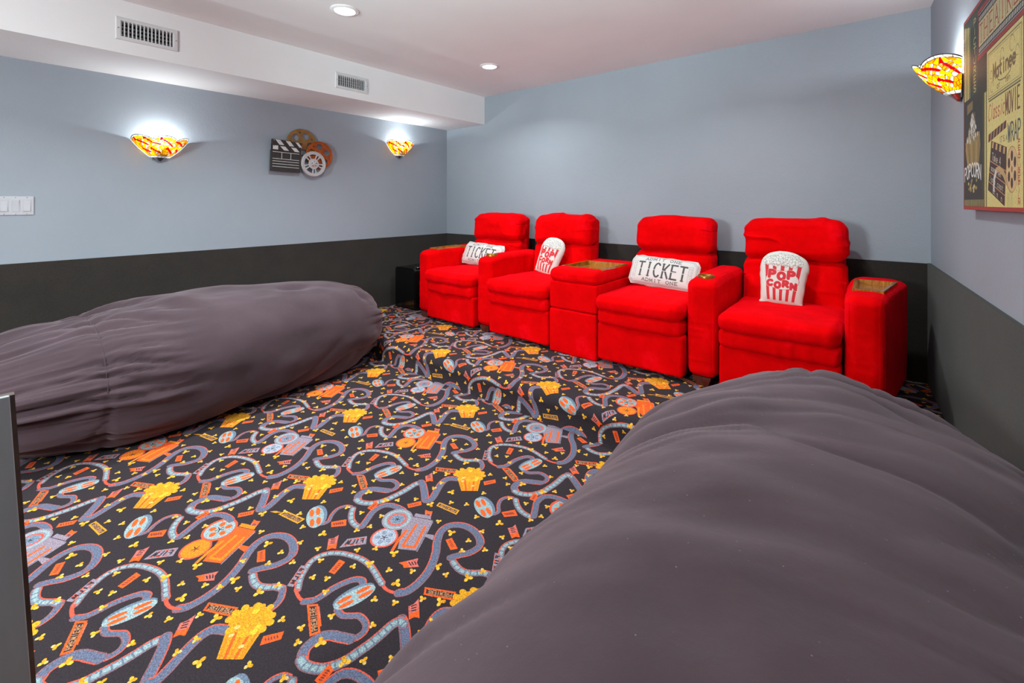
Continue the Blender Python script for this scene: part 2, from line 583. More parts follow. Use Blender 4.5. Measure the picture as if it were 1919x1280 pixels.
TICKETS=[
 ('orange','short',[(-0.024, 0.264), (-0.047, 0.318), (-0.019, 0.325), (0.001, 0.272)]),
 ('tear','',[(-0.365, -0.038), (-0.327, 0.02), (-0.295, -0.003), (-0.333, -0.041)]),
 ('outline','PREMIERE',[(-0.192, -0.067), (-0.212, -0.045), (-0.116, 0.009), (-0.095, -0.017)]),
 ('tear','',[(-0.157, -0.154), (-0.136, -0.129), (-0.193, -0.086), (-0.196, -0.126)]),
 ('tear','',[(0.121, 0.12), (0.152, 0.146), (0.078, 0.177), (0.088, 0.138)]),
 ('orange','short',[(0.247, -0.085), (0.281, -0.037), (0.313, -0.058), (0.275, -0.1)]),
 ('orange','short',[(-0.317, 0.144), (-0.306, 0.167), (-0.248, 0.143), (-0.265, 0.121)]),
 ('orange','',[(0.287, 0.055), (0.276, 0.105), (0.303, 0.101), (0.315, 0.059)]),
 ('orange','short',[(-0.1, -0.305), (-0.07, -0.254), (-0.048, -0.269), (-0.076, -0.317)]),
 ('yellow','PREMIERE',[(0.004, -0.232), (-0.002, -0.208), (0.103, -0.189), (0.112, -0.216)]),
 ('orange','short',[(0.047, 0.019), (0.079, 0.066), (0.098, 0.049), (0.069, 0.001)]),
 ('outline','PREMIERE',[(0.044, 0.153), (0.069, 0.178), (0.168, 0.134), (0.156, 0.107)]),
 ('tear','',[(-0.124, 0.311), (-0.103, 0.336), (-0.161, 0.38), (-0.172, 0.344)]),
 ('film','FILM',[(-0.099, 0.347), (-0.037, 0.421), (-0.07, 0.447), (-0.116, 0.39)]),
 ('film','FILM',[(-0.079, 0.145), (-0.058, 0.157), (-0.104, 0.228), (-0.128, 0.217)]),
 ('tear','',[(-0.012, -0.278), (0.019, -0.265), (0.049, -0.302), (0.021, -0.309)]),
]
KERNELS= [(0.105, -0.042, 0), (0.217, 0.005, 0), (0.099, -0.143, 0), (0.185, -0.172, 0), (0.293, 0.024, 0), (0.283, -0.139, 1), (-0.157, 0.294, 0), (0.369, -0.045, 0), (0.391, -0.0, 0), (-0.037, 0.384, 0), (0.055, 0.376, 1), (0.01, 0.431, 0), (-0.415, -0.022, 1), (-0.096, 0.272, 0), (0.02, 0.333, 0), (-0.046, 0.218, 0), (-0.003, 0.247, 0), (-0.366, -0.079, 0), (-0.298, -0.03, 0), (-0.299, -0.096, 1), (-0.311, 0.093, 0), (0.17, -0.299, 1), (-0.246, 0.198, 0), (0.26, -0.217, 0), (0.084, -0.289, 0), (-0.229, 0.146, 0), (-0.245, 0.041, 1), (-0.195, 0.035, 0), (-0.25, -0.001, 0), (-0.126, 0.074, 1), (-0.106, 0.128, 0), (-0.166, 0.204, 0), (0.044, 0.216, 0), (-0.303, -0.18, 0), (-0.241, -0.145, 0), (-0.183, -0.079, 0), (-0.129, -0.049, 1), (0.035, 0.079, 0), (0.143, 0.183, 0), (0.108, 0.104, 0), (-0.229, -0.236, 0), (0.146, 0.076, 0), (0.198, 0.119, 1), (-0.095, -0.159, 0), (-0.097, -0.111, 0), (-0.012, -0.128, 1), (0.304, 0.134, 1), (-0.154, -0.314, 0), (-0.098, -0.26, 0), (-0.021, -0.242, 1), (0.038, -0.178, 0), (0.375, 0.065, 0)]
def smooth_path(p, k=5):
    p = [np.asarray(q, float) for q in p]
    out = []
    for i in range(len(p) - 1):
        a, b, c, d = p[max(i - 1, 0)], p[i], p[i + 1], p[min(i + 2, len(p) - 1)]
        for j in range(k):
            t = j / k
            out.append(.5 * ((2 * b) + (c - a) * t + (2 * a - 5 * b + 4 * c - d) * t * t + (3 * b - a - 3 * c + d) * t ** 3))
    out.append(p[-1])
    return out
DARK, SLATE, TEAL, CORAL, ORANGE = (35, 27, 33), (88, 96, 118), (134, 156, 158), (206, 78, 56), (232, 84, 20)
GOLD, CREAM, AMBER, LILAC, PINK = (206, 138, 14), (206, 176, 104), (228, 120, 12), (132, 120, 132), (128, 86, 92)
def draw_unit(cv, ox, oy, orange):
    T = lambda p: (p[0] + ox, p[1] + oy)
    R = random.Random(5)
    for kind, wd, pts in STRIPS:
        wd = wd * .84
        p = smooth_path([T(q) for q in pts])
        if kind == 'c':
            cv.stroke(p, wd * 1.1, CORAL)
            continue
        cv.stroke(p, wd + .005, PINK)
        off = []
        for i in range(len(p)):
            d = p[min(i + 1, len(p) - 1)] - p[max(i - 1, 0)]
            nrm = np.array([-d[1], d[0]]) / max(np.hypot(*d), 1e-9)
            off.append(nrm)
        cv.stroke([a + n_ * (wd / 2 + .001) for a, n_ in zip(p, off)], .004, CORAL)
        if kind == 's':
            cv.stroke(p, wd - .003, SLATE)
        else:
            cv.stroke(p, wd - .003, (104, 122, 136))
            cv.stroke(p, wd * .55, TEAL)
            acc = 0
            for i in range(1, len(p)):
                acc += np.hypot(*(p[i] - p[i - 1]))
                if acc > .019:
                    acc = 0
                    cv.stroke([p[i] + off[i] * wd * .45, p[i] - off[i] * wd * .45], .0045, (92, 106, 122))
    for kind, txt, c in TICKETS:
        c = [np.array(T(q)) for q in c]
        if txt == 'PREMIERE' and kind == 'yellow' and orange:
            sh = np.array([.03, .03])
            c = [c[0] + sh, c[1] + sh * 1.2, c[2] + sh * 1.5, c[3] + sh * 1.3]
        m = sum(c) / 4
        # long side first
        if np.hypot(*(c[1] - c[0])) < np.hypot(*(c[2] - c[1])):
            c = c[1:] + c[:1]
        q = quadmap(*c)
        ln = np.hypot(*(c[1] - c[0]))
        hh = np.hypot(*(c[2] - c[1]))
        if kind == 'orange':
            cv.poly(c, ORANGE)
            for i in range(5):
                cv.stroke([q(.16 + i * .14, .36), q(.22 + i * .14, .64)], hh * .16, (120, 50, 40))
        elif kind in ('outline', 'yellow'):
            col = ORANGE if kind == 'outline' else GOLD
            cv.poly(c, col)
            cv.poly([q(.07, .2), q(.93, .2), q(.93, .8), q(.07, .8)], DARK)
            text(cv, txt, lambda u, v: q(.88 - .76 * u, .27 + .46 * v), .0030, (170, 120, 80))
            if kind == 'yellow' and orange:
                e = q(0, .5)
                cv.poly([e, e + np.array([-.03, -.012]), e + np.array([-.045, -.03]), e + np.array([-.02, -.02])], GOLD)
        elif kind == 'tear':
            cv.poly([q(0, 0), q(1, 0), q(.9, .5), q(1, 1), q(0, 1), q(.1, .5)], (196, 96, 84))
            cv.poly([q(0, 0), q(.38, 0), q(.38, 1), q(0, 1), q(.1, .5)], ORANGE)
            for i in range(3):
                cv.stroke([q(.48 + i * .15, .3), q(.54 + i * .15, .7)], .004, DARK)
        elif kind == 'film':
            cv.poly(c, LILAC)
            for u, v in ((.12, .2), (.4, .15), (.65, .18), (.2, .8), (.5, .84), (.78, .8)):
                cv.stroke([q(u, v), q(u + .1, v)], .007, CORAL)
            text(cv, 'FILM', lambda u, v: q(.86 - .72 * u, .26 + .48 * v), .0045, DARK)
    # popcorn bucket
    crown = [(-.093, -.026), (-.103, -.004), (-.099, .023), (-.072, .052), (-.038, .074), (-.003, .066), (.017, .052), (.022, .027), (-.009, -.016), (-.051, -.039)]
    cup = [(-.066, -.040), (.021, .030), (.074, -.047), (.016, -.094)]
    c = [np.array(T(q)) for q in cup]
    cq = quadmap(c[3], c[2], c[1], c[0])
    cv.poly(c, GOLD)
    for i in range(5):
        cv.stroke([cq(.1 + i * .2, .05), cq(.1 + i * .2, .9)], .009, ORANGE if i % 2 else AMBER)
    cv.poly([T(q) for q in crown], GOLD)
    for i in range(26):
        a = R.random() * 6.28
        rr = math.sqrt(R.random())
        base = np.array([-.042, .016]) + np.array([.055 * rr * math.cos(a), .05 * rr * math.sin(a)])
        cv.disc(T(base), .012, .010, a, R.choice([GOLD, (206, 148, 18), (236, 176, 40), (196, 136, 22)]))
    for q in crown:
        cv.disc(T(q), .012, .011, 0, (214, 150, 20))
    for q in ((-.03, -.04), (.03, -.035), (-.045, -.02)):
        cv.disc(T(q), .008, .006, 1, CREAM)
    # projector
    P = lambda x, y: (x + ox, y + oy)
    bc = ORANGE if orange else LILAC
    b2 = AMBER if orange else (150, 160, 172)
    cv.poly([P(*q) for q in ((-.022, -.383), (-.024, -.340), (.063, -.300), (.137, -.446), (.076, -.484))], bc)
    cv.poly([P(*q) for q in ((-.027, -.318), (.036, -.289), (.052, -.302), (-.017, -.334))], AMBER if orange else LILAC)
    cv.poly([P(*q) for q in ((.100, -.380), (.099, -.366), (.130, -.350), (.145, -.372))], bc)
    cv.stroke([P(.068, -.306), P(.142, -.446)], .004, LILAC)
    def wheel(cx, cy, r0, col, hub, spoke):
        cv.disc(P(cx, cy), r0 + .007, r0 * .97 + .007, .7, CORAL)
        cv.disc(P(cx, cy), r0, r0 * .97, .7, col)
        for k in range(5):
            a = k * 2 * PI / 5
            cv.disc(P(cx + .55 * r0 * math.cos(a), cy + .55 * r0 * math.sin(a)), r0 * .24, r0 * .2, a, spoke)
        for k in range(5):
            a = k * 2 * PI / 5 + .6
            cv.stroke([P(cx, cy), P(cx + .3 * r0 * math.cos(a), cy + .3 * r0 * math.sin(a))], .003, hub)
    wheel(-.012, -.482, .046, b2, DARK, (240, 120, 24) if orange else (120, 132, 150))
    cv.disc(P(-.056, -.388), .064, .062, 0, bc)
    if orange:
        wheel(-.056, -.388, .054, TEAL, DARK, ORANGE)
    else:
        cv.disc(P(-.056, -.388), .055, .054, 0, TEAL)
        cv.disc(P(-.056, -.388), .044, .043, 0, LILAC)
        wheel(-.056, -.388, .030, (112, 128, 146), DARK, (96, 112, 132))
    hi = AMBER if orange else ORANGE
    cv.stroke([P(*q) for q in ((.030, -.360), (.078, -.462), (.119, -.440), (.066, -.345))], .010, hi)
    cv.stroke([P(*q) for q in ((.066, -.500), (.040, -.452), (.024, -.405))], .012, hi)
    # film reels
    def reel(cx, cy, ux, uy, ra, rb, rim):
        ang = math.atan2(uy, ux)
        ca, sa = math.cos(ang), math.sin(ang)
        o = lambda a, b: T((cx + a * ca - b * sa, cy + a * sa + b * ca))
        cv.disc(o(rim[0], rim[1]), ra, rb, ang, (96, 112, 130))
        cv.disc(o(0, 0), ra, rb, ang, TEAL)
        for sx, sy in ((1, 1), (1, -1), (-1, 1), (-1, -1)):
            cv.disc(o(sx * ra * .46, sy * rb * .36), ra * .36, rb * .26, ang, ORANGE)
    reel(.168, -.112, -.125, .061, .068, .034, (.004, -.013))
    reel(.138, .268, .032, .128, .068, .030, (0, .010))
    # scattered popcorn
    for x, y, big in KERNELS:
        a0 = R.random() * 6
        r0 = .0085 if big else .0068
        for k in range(5 if big else 3):
            a = a0 + k * 2.1
            d = r0 * (1.15 if big else .95)
            cv.disc(T((x + d * math.cos(a), y + d * math.sin(a))), r0 * .95, r0 * .75, a, (CREAM if k == 0 else (GOLD if k % 2 else (232, 176, 52))))
        cv.disc(T((x, y)), r0 * .8, r0 * .7, 0, (220, 150, 24))
def carpet_image():
    cv = Canvas(2 * TA, 2 * TB, 1250, DARK, periodic=True)
    for k in (0, 1):
        draw_unit(cv, k * TA, k * TB, k == 0)
    cv.grain(.10)
    return cv.image('carpet_weave')
M_CARPET = print_mat('woven_cinema_carpet', carpet_image(), rough=1.0, weave=900, sheen=0, fuzz=.0035)
def carpet_uv(x, y, ox, oy):
    return ((x - ox) / (2 * TA), (y - oy) / (2 * TB))

# ------------------------------------------------------------------ the room
M_WALL, M_WHITE, M_FELT = wall_paint(), white_paint(), felt()
M_FELT2 = felt('dark_olive_felt', (38, 36, 31))
XR0, KR = 4.455, -.056                       # right wall: x = XR0 + KR * y
YF = -6.6
xr = lambda y: XR0 + KR * y
# floor, with the carpeted platform as its part
XW = 5.0
fx, fy = np.linspace(-.1, XW, 2), [YF - .1, STEP + .02]
V = [(x, y, 0) for y in fy for x in fx] + [(x, y, -.1) for y in fy for x in fx]
floor = structure(mesh_obj('floor', V, [(0, 1, 3, 2), (5, 4, 6, 7), (0, 4, 5, 1), (2, 3, 7, 6)], M_CARPET,
                           uv=[carpet_uv(x, y, 2.235, -2.81) for (x, y, z) in V]))
prof = [(.06, ZP), (-.3, ZP), (-.8, ZP), (-1.3, ZP), (STEP + .06, ZP)]
for a in np.linspace(80, -5, 9):
    prof.append((STEP + .045 - .055 * math.cos(math.radians(a)) + .008, ZP - .055 + .055 * math.sin(math.radians(a))))
prof += [(STEP + .004, .09), (STEP + .002, .05), (STEP + .001, .015), (STEP - .012, -.004)]
sacc, s_ = [], 0
for i, p in enumerate(prof):
    if i:
        s_ += math.hypot(p[0] - prof[i - 1][0], p[1] - prof[i - 1][1])
    sacc.append(.06 - s_)
V, UV = [], []
for (y, z), s_ in zip(prof, sacc):
    for x in (-.05, XW):
        V.append((x, y, z))
        UV.append(carpet_uv(x, s_, 2.155, -1.065))
F = [(2 * i, 2 * i + 1, 2 * i + 3, 2 * i + 2) for i in range(len(prof) - 1)]
plat = mesh_obj('platform', V, F, M_CARPET, floor, smooth=True, uv=UV)
plat['label'] = 'carpeted step up to the red recliners'

structure(mesh_obj('wall_left', *box(-.12, 0, YF, .12, -.1, 2.7), M_WALL))
structure(mesh_obj('wall_back', *box(-.12, 4.9, 0, .12, -.1, 2.7), M_WALL))
v = [(xr(y) + dx, y, z) for dx in (0, .12) for y in (YF, .12) for z in (-.1, 2.7)]
structure(mesh_obj('wall_right', v, box(0, 1, 0, 1, 0, 1)[1], M_WALL))
structure(mesh_obj('wall_front', *box(-.12, 5.1, YF - .12, YF, -.1, 2.7), M_WALL))
# ceiling with openings left round for the can lights is a plain slab: the cans are surface trims
ceiling = structure(mesh_obj('ceiling', *box(-.12, 5.1, YF, .12, ZC, ZC + .12), M_WHITE))
# soffit: front face has two openings for the registers
SX, SZ = .646, 2.21
VENTS = [(-3.268, -2.954, 2.288, 2.428), (-1.856, -1.544, 2.273, 2.412)]
holes = [(a + .03, b - .03, c + .026, d - .026) for a, b, c, d in VENTS]
ys = sorted([YF, -.0005] + [h[0] for h in holes] + [h[1] for h in holes])
parts = []
for i in range(len(ys) - 1):
    h = [q for q in holes if abs(q[0] - ys[i]) < 1e-6]
    if h:
        parts.append(box(SX - .02, SX, ys[i], ys[i + 1], SZ, h[0][2]))
        parts.append(box(SX - .02, SX, ys[i], ys[i + 1], h[0][3], ZC))
    else:
        parts.append(box(SX - .02, SX, ys[i], ys[i + 1], SZ, ZC))
parts.append(box(0, SX - .02, YF, -.0005, SZ, SZ + .02))
soffit = mesh_obj('soffit', *join(parts), M_WHITE, ceiling)
soffit['label'] = 'white boxed soffit along the left wall'

# black felt lower wall panels
WZ = .918
structure(mesh_obj('trim_1', *box(0, .018, YF, 0, -.05, WZ), M_FELT))['label'] = 'black felt lower panel on the left wall'
structure(mesh_obj('trim_2', *box(0, 4.47, -.018, 0, -.05, WZ), M_FELT))['label'] = 'black felt lower panel behind the recliners'
v = [(xr(y) - dx, y, z) for dx in (.018, 0) for y in (YF, -.002) for z in (-.05, WZ + .002)]
structure(mesh_obj('trim_3', v, box(0, 1, 0, 1, 0, 1)[1], M_FELT2))['label'] = 'black felt lower panel on the right wall'

# ------------------------------------------------------------------ can lights, air registers, switch plate
M_TRIM = plain('white_enamel', lin(226, 226, 228), .35, var=.02, bump=0)
M_LENS = emit('lamp_lens', (1, .98, .96, 1), 6.0)
CANTXT = ['white recessed ceiling light nearer the camera, at the top edge of the view',
          'white recessed ceiling light nearer the back wall and the soffit corner',
          'white recessed ceiling light above the two right-hand recliners, past the top of the view',
          'added white recessed ceiling light over the gathered end of the left bean bag, past the view',
          'added white recessed ceiling light above the far end of the right bean bag, past the view',
          'added white recessed ceiling light in the front part of the room, behind the camera']
for i, (cx, cy) in enumerate(CANS):
    lab = CANTXT[i]
    t = thing('recessed_light', lab, 'ceiling light', (cx, cy, ZC), 'recessed lights in the ceiling')
    ring = [(.062, 0), (.085, 0), (.087, -.004), (.080, -.008), (.066, -.010), (.062, -.006), (.062, 0)]
    m = 40
    V, F = [], []
    for r, h in ring[:-1]:
        for k in range(m):
            V.append((cx + r * math.cos(2 * PI * k / m), cy + r * math.sin(2 * PI * k / m), ZC + h))
    q = len(ring) - 1
    for a in range(q):
        for k in range(m):
            F.append((a * m + k, ((a + 1) % q) * m + k, ((a + 1) % q) * m + (k + 1) % m, a * m + (k + 1) % m))
    mesh_obj('trim_ring', V, F, M_TRIM, t, smooth=True, sharp=40)
    mesh_obj('lens', *lathe([(.063, -.001), (.063, -.005), (.001, -.008)], (cx, cy, ZC), m=m), M_LENS, t, smooth=True)

M_VENT = plain('white_register_metal', lin(206, 208, 210), .4, var=.03, bump=0)
M_DUCT = plain('dark_duct_inside', lin(40, 30, 30), .9, var=.2, bump=0)
M_GALV = plain('grey_damper_blades', lin(150, 152, 155), .5, var=.05, bump=0)
VTXT = ['white air register in the soffit nearer the camera, with dark square gaps',
        'white air register in the soffit nearer the back wall, with narrow gaps']
for vi, (a, b, c, d) in enumerate(VENTS):
    t = thing('air_register', VTXT[vi], 'vent', (SX, (a + b) / 2, (c + d) / 2), 'air registers in the soffit')
    ia, ib, ic, id_ = holes[vi][0] - .006, holes[vi][1] + .006, holes[vi][2] - .003, holes[vi][3] + .003
    # bevelled frame ring
    R = [[(SX + .0005, *p) for p in ((a, c), (b, c), (b, d), (a, d))],
         [(SX + .008, *p) for p in ((a + .005, c + .005), (b - .005, c + .005), (b - .005, d - .005), (a + .005, d - .005))],
         [(SX + .009, *p) for p in ((ia, ic), (ib, ic), (ib, id_), (ia, id_))],
         [(SX - .020, *p) for p in ((ia, ic), (ib, ic), (ib, id_), (ia, id_))]]
    V = [p for r in R for p in r]
    F = [(r * 4 + k, r * 4 + (k + 1) % 4, r * 4 + 4 + (k + 1) % 4, r * 4 + 4 + k) for r in range(3) for k in range(4)]
    mesh_obj('frame', V, F, M_VENT, t)
    nf = 13
    for k in range(nf):
        y = ia + (ib - ia) * (k + 1) / (nf + 1)
        sl = .0 if vi == 0 else .007
        V = [(SX + .007, y - .0026, ic), (SX + .007, y + .0026, ic), (SX - .014, y + .0026 + sl, ic), (SX - .014, y - .0026 + sl, ic)]
        V += [(p[0], p[1], id_) for p in V]
        mesh_obj('fin', V, [(0, 1, 2, 3), (7, 6, 5, 4), (0, 4, 5, 1), (1, 5, 6, 2), (2, 6, 7, 3), (3, 7, 4, 0)], M_VENT, t)
    for k in range(4):
        z = ic + (id_ - ic) * (k + .5) / 4 + .004
        mesh_obj('damper_blade', *box(SX - .036, SX - .016, ia, ib, z - .005, z + .005), M_GALV, t)
    V, F = box(SX - .12, SX - .0205, ia, ib, ic, id_)
    mesh_obj('duct', V, [f for f in F if f != (4, 6, 7, 5)], M_DUCT, t)
    for y in (a + .013, b - .013):
        mesh_obj('screw', *lathe([(.004, .0085), (.0035, .0105), (.001, .011)], (SX, y, (c + d) / 2), 'x', 12), M_GALV, t, smooth=True)

t = thing('switch_plate', 'white multi-gang light switch plate on the grey left wall', 'light switch', (0, -3.66, 1.281))
M_PLATE = plain('white_plastic', lin(188, 190, 197), .35, var=.015, bump=0)
X, F = rbox(.0005, .007, -3.776, -3.560, 1.222, 1.340, .003, 8)
mesh_obj('plate', X, F, M_PLATE, t, smooth=True, sharp=40)
for k in range(4):
    yc = -3.591 - k * .0485
    mesh_obj('bezel', *join([box(.006, .0085, yc - .0185, yc - .0150, 1.246, 1.316), box(.006, .0085, yc + .0150, yc + .0185, 1.246, 1.316),
                             box(.006, .0085, yc - .0185, yc + .0185, 1.316, 1.319), box(.006, .0085, yc - .0185, yc + .0185, 1.243, 1.246)]), M_PLATE, t)
    up = k == 1
    V = [(.007, yc + sy * .0145, z) for sy in (-1, 1) for z in (1.247, 1.315)]
    V += [(.0125 if (z < 1.28) != up else .0085, yc + sy * .0145, z) for sy in (-1, 1) for z in (1.247, 1.315)]
    V += [(.010, yc + sy * .0145, 1.281) for sy in (-1, 1)]
    F = [(4, 8, 9, 6), (8, 5, 7, 9), (0, 4, 6, 2), (1, 3, 7, 5), (0, 1, 5, 8, 4), (2, 6, 9, 7, 3), (0, 2, 3, 1)]
    mesh_obj('rocker', V, F, M_PLATE, t)
    for z in (1.229, 1.333):
        mesh_obj('screw', *lathe([(.0035, .0068), (.003, .0078), (.0005, .008)], (0, yc, z), 'x', 10), M_GALV, t, smooth=True)

# ------------------------------------------------------------------ the cinema screen at the front of the room, behind the camera
t = thing('projection_screen', 'wide white cinema screen in a black frame on the front wall, behind the camera', 'screen', (2.25, YF, 1.45))
M_SCREEN = plain('matte_white_screen', lin(225, 226, 226), .9, var=.01, bump=0)
mesh_obj('screen_surface', *box(.95, 3.55, YF + .02, YF + .03, .72, 2.18), M_SCREEN, t)
M_FRAME = plain('black_velvet_frame', lin(14, 14, 15), .9, var=.1, bump=0)
for q in ((.87, .95, .64, 2.26), (3.55, 3.63, .64, 2.26), (.95, 3.55, .64, .72), (.95, 3.55, 2.18, 2.26)):
    mesh_obj('frame_bar', *box(q[0], q[1], YF + .001, YF + .045, q[2], q[3]), M_FRAME, t)

t = thing('added_light', 'added fill lamp on a thin tripod stand, tilted up at the ceiling, behind the camera', 'lamp', (CEIL_FILL[0], CEIL_FILL[1], 0))  # stand and head for the added ceiling fill
M_CHROME0 = plain('polished_reflector', lin(190, 190, 192), .2, 1, var=.03, bump=0)
M_DARKM = plain('black_anodised_metal', lin(24, 24, 26), .4, .6, var=.1, bump=0)
sx, sy, sz = CEIL_FILL
for k in range(3):
    a = 2 * PI * k / 3 + .4
    mesh_obj('leg', *tube([(sx + .34 * math.cos(a), sy + .34 * math.sin(a), .012), (sx + .02 * math.cos(a), sy + .02 * math.sin(a), .55)], .009, 8), M_DARKM, t, smooth=True)
mesh_obj('pole', *tube([(sx, sy, .30), (sx, sy, sz - .16)], .013, 10), M_DARKM, t, smooth=True)
dv = (Vector(AIM) - Vector(CEIL_FILL)).normalized()
q0 = Vector(CEIL_FILL) - dv * .34
mesh_obj('lamp_head', *tube([tuple(q0), tuple(Vector(CEIL_FILL) - dv * .10)], .055, 16), M_DARKM, t, smooth=True, sharp=40)
mesh_obj('bracket', *tube([(sx, sy, sz - .17), tuple(q0 + dv * .12)], .011, 8), M_DARKM, t, smooth=True)
up_ = dv.orthogonal().normalized()
sd_ = dv.cross(up_)
V, F = [], []
for r, h in ((.055, -.11), (.12, -.03), (.123, -.03), (.058, -.113)):
    for k in range(24):
        an = 2 * PI * k / 24
        V.append(tuple(Vector(CEIL_FILL) + dv * h + (up_ * math.cos(an) + sd_ * math.sin(an)) * r))
F = [(a * 24 + k, a * 24 + (k + 1) % 24, (a + 1) * 24 + (k + 1) % 24, (a + 1) * 24 + k) for a in range(3) for k in range(24)]
mesh_obj('reflector', V, F, M_CHROME0, t, smooth=True)

t = thing('added_light', 'added fill lamp with a round softbox on a tripod, near the front wall behind the camera', 'lamp', (SOFT[0], SOFT[1] - .25, 0))  # stand and shell for the added frontal fill
sx, sy, sz = SOFT[0], SOFT[1] - .25, SOFT[2]
for k in range(3):
    a = 2 * PI * k / 3 + .2
    mesh_obj('leg', *tube([(sx + .38 * math.cos(a), sy + .38 * math.sin(a), .012), (sx + .02 * math.cos(a), sy + .02 * math.sin(a), .60)], .009, 8), M_DARKM, t, smooth=True)
mesh_obj('pole', *tube([(sx, sy, .30), (sx, sy, sz)], .013, 10), M_DARKM, t, smooth=True)
dv = (Vector(SOFT_AIM) - Vector(SOFT)).normalized()
up_ = dv.orthogonal().normalized()
sd_ = dv.cross(up_)
def disc_ring(r, h, m=32):
    return [tuple(Vector(SOFT) + dv * h + (up_ * math.cos(2 * PI * k / m) + sd_ * math.sin(2 * PI * k / m)) * r) for k in range(m)]
V = [p for r, h in ((.07, -.30), (.43, -.03), (.43, -.012), (.415, -.012), (.415, -.03), (.06, -.29)) for p in disc_ring(r, h)]
mesh_obj('softbox', V, [(a * 32 + k, a * 32 + (k + 1) % 32, (a + 1) * 32 + (k + 1) % 32, (a + 1) * 32 + k) for a in range(5) for k in range(32)], M_FRAME, t, smooth=True, sharp=40)
V = disc_ring(.414, -.020) + disc_ring(.414, -.028)
mesh_obj('diffuser', V, [tuple(range(32)), tuple(range(32, 64))[::-1]] + [(k, 32 + k, 32 + (k + 1) % 32, (k + 1) % 32) for k in range(32)], M_SCREEN, t)
mesh_obj('lamp_head', *tube([tuple(Vector(SOFT) - dv * .46), tuple(Vector(SOFT) - dv * .29)], .06, 16), M_DARKM, t, smooth=True, sharp=40)

# ------------------------------------------------------------------ red recliners and console
M_RED = suede()
M_LEG = wood('dark_red_brown_wood', lin(70, 22, 12), lin(104, 38, 20), .35)
M_TRAY = wood('amber_varnished_wood', lin(120, 66, 14), lin(190, 122, 34), .22)
M_CUP = plain('brass_cup_rim', lin(150, 112, 44), .3, .7, var=.15, bump=0)
ZA = .84
def wrinkle(amp, sx, sy, sz, seed, crown=None):
    def fn(X, Nn, Q):
        r = ridge(X * np.array([sx, sy, sz]) + seed * 3.7, seed)
        r2 = vnoise(X * np.array([sx, sy, sz]) * .45 + 9, seed + 5)
        d = amp * 1.5 * (r ** 3 * r2 * 1.6 - .35)
        X = X + Nn * d[:, None]
        if crown is not None:
            X = crown(X, Nn, Q)
        return X
    return fn
def seat_crown(h):
    def fn(X, Nn, Q):
        k = (1 - Q[:, 0] ** 2) * (1 - np.abs(Q[:, 1]) ** 3)
        X = X.copy()
        X[:, 2] += h * k * (Q[:, 2] > .2)
        X[:, 1] -= .020 * (1 - Q[:, 0] ** 2) * (Q[:, 1] < -.5)
        return X
    return fn
def back_crown(h, lean, z0):
    def fn(X, Nn, Q):
        k = (1 - Q[:, 0] ** 4) * (1 - np.abs(Q[:, 2]) ** 3)
        X = X.copy()
        X[:, 1] -= h * k * (Q[:, 1] < -.2)
        X[:, 2] -= .018 * np.abs(Q[:, 0]) ** 4 * (Q[:, 2] > .3)
        X[:, 1] += (X[:, 2] - z0) * lean
        return X
    return fn
def arm_mesh(xf0, xf1, xb0, xb1, y0, y1, seed, recess):
    hx = (xf0 + xf1) / 2, (xb0 + xb1) / 2
    def fn(X, Nn, Q):
        X = X.copy()
        t = np.clip((X[:, 1] - y0) / (y1 - y0), 0, 1)
        # front lower part shows stretched horizontal creases, outer side vertical ones
        g = ridge(X * np.array([2.5, 2.5, 26]) + seed, seed) ** 4 * sstep(.75, .45, X[:, 2])
        g2 = ridge(X * np.array([3, 13, 1.6]) + seed, seed + 3) ** 3 * .9
        X = X + Nn * (.004 * g * (np.abs(Nn[:, 1]) > .6) + .005 * g2 * (np.abs(Nn[:, 0]) > .6))[:, None]
        X[:, 2] -= .020 * (1 - sstep(0, .30, t)) * sstep(.6, .84, X[:, 2])
        X[:, 0] = (xf0 * (1 - t) + xb0 * t) + (X[:, 0] - xf0) / (xf1 - xf0) * ((xf1 - xf0) * (1 - t) + (xb1 - xb0) * t)
        if recess is not None:
            ins = recess(X[:, 0], X[:, 1]) & (X[:, 2] > ZA - .05) & (Nn[:, 2] > .5)
            X[:, 2] = np.where(ins, ZA - .035, X[:, 2])
        return X
    return rbox(xf0, xf1, y0, y1, .222, ZA, .05, 46, fn)
def in_poly(poly):
    def f(x, y):
        ins = np.zeros(len(x), bool)
        for i in range(len(poly)):
            (xa, ya), (xb, yb) = poly[i], poly[(i + 1) % len(poly)]
            if ya != yb:
                ins ^= ((ya > y) != (yb > y)) & (x < (xb - xa) * (y - ya) / (yb - ya) + xa)
        return ins
    return f
def inset(poly, d):
    c = np.mean(poly, 0)
    out = []
    n = len(poly)
    for i in range(n):
        p, a, b = [np.array(q, float) for q in (poly[i], poly[i - 1], poly[(i + 1) % n])]
        e1, e2 = (p - a) / np.linalg.norm(p - a), (b - p) / np.linalg.norm(b - p)
        n1, n2 = np.array([-e1[1], e1[0]]), np.array([-e2[1], e2[0]])
        m = (n1 + n2) / (1 + n1 @ n2)
        if m @ (c - p) < 0:
            m = -m
        out.append(tuple(p + m * d))
    return out
def tray(name, part, poly, z, fw=.014, depth=.022):
    """wooden tray let into a pad: raised rim, sloping inner sides, sunk floor"""
    pi = inset(poly, fw)
    pf = inset(poly, fw + .006)
    L = [[(*p, z - .012) for p in poly], [(*p, z + .004) for p in poly], [(*p, z + .004) for p in pi], [(*p, z - depth) for p in pf]]
    n = len(poly)
    V = [q for l in L for q in l]
    F = [(a * n + k, a * n + (k + 1) % n, (a + 1) * n + (k + 1) % n, (a + 1) * n + k) for a in range(3) for k in range(n)]
    F.append(tuple(3 * n + k for k in range(n)))
    return sub(name, V, F, M_TRAY, part)
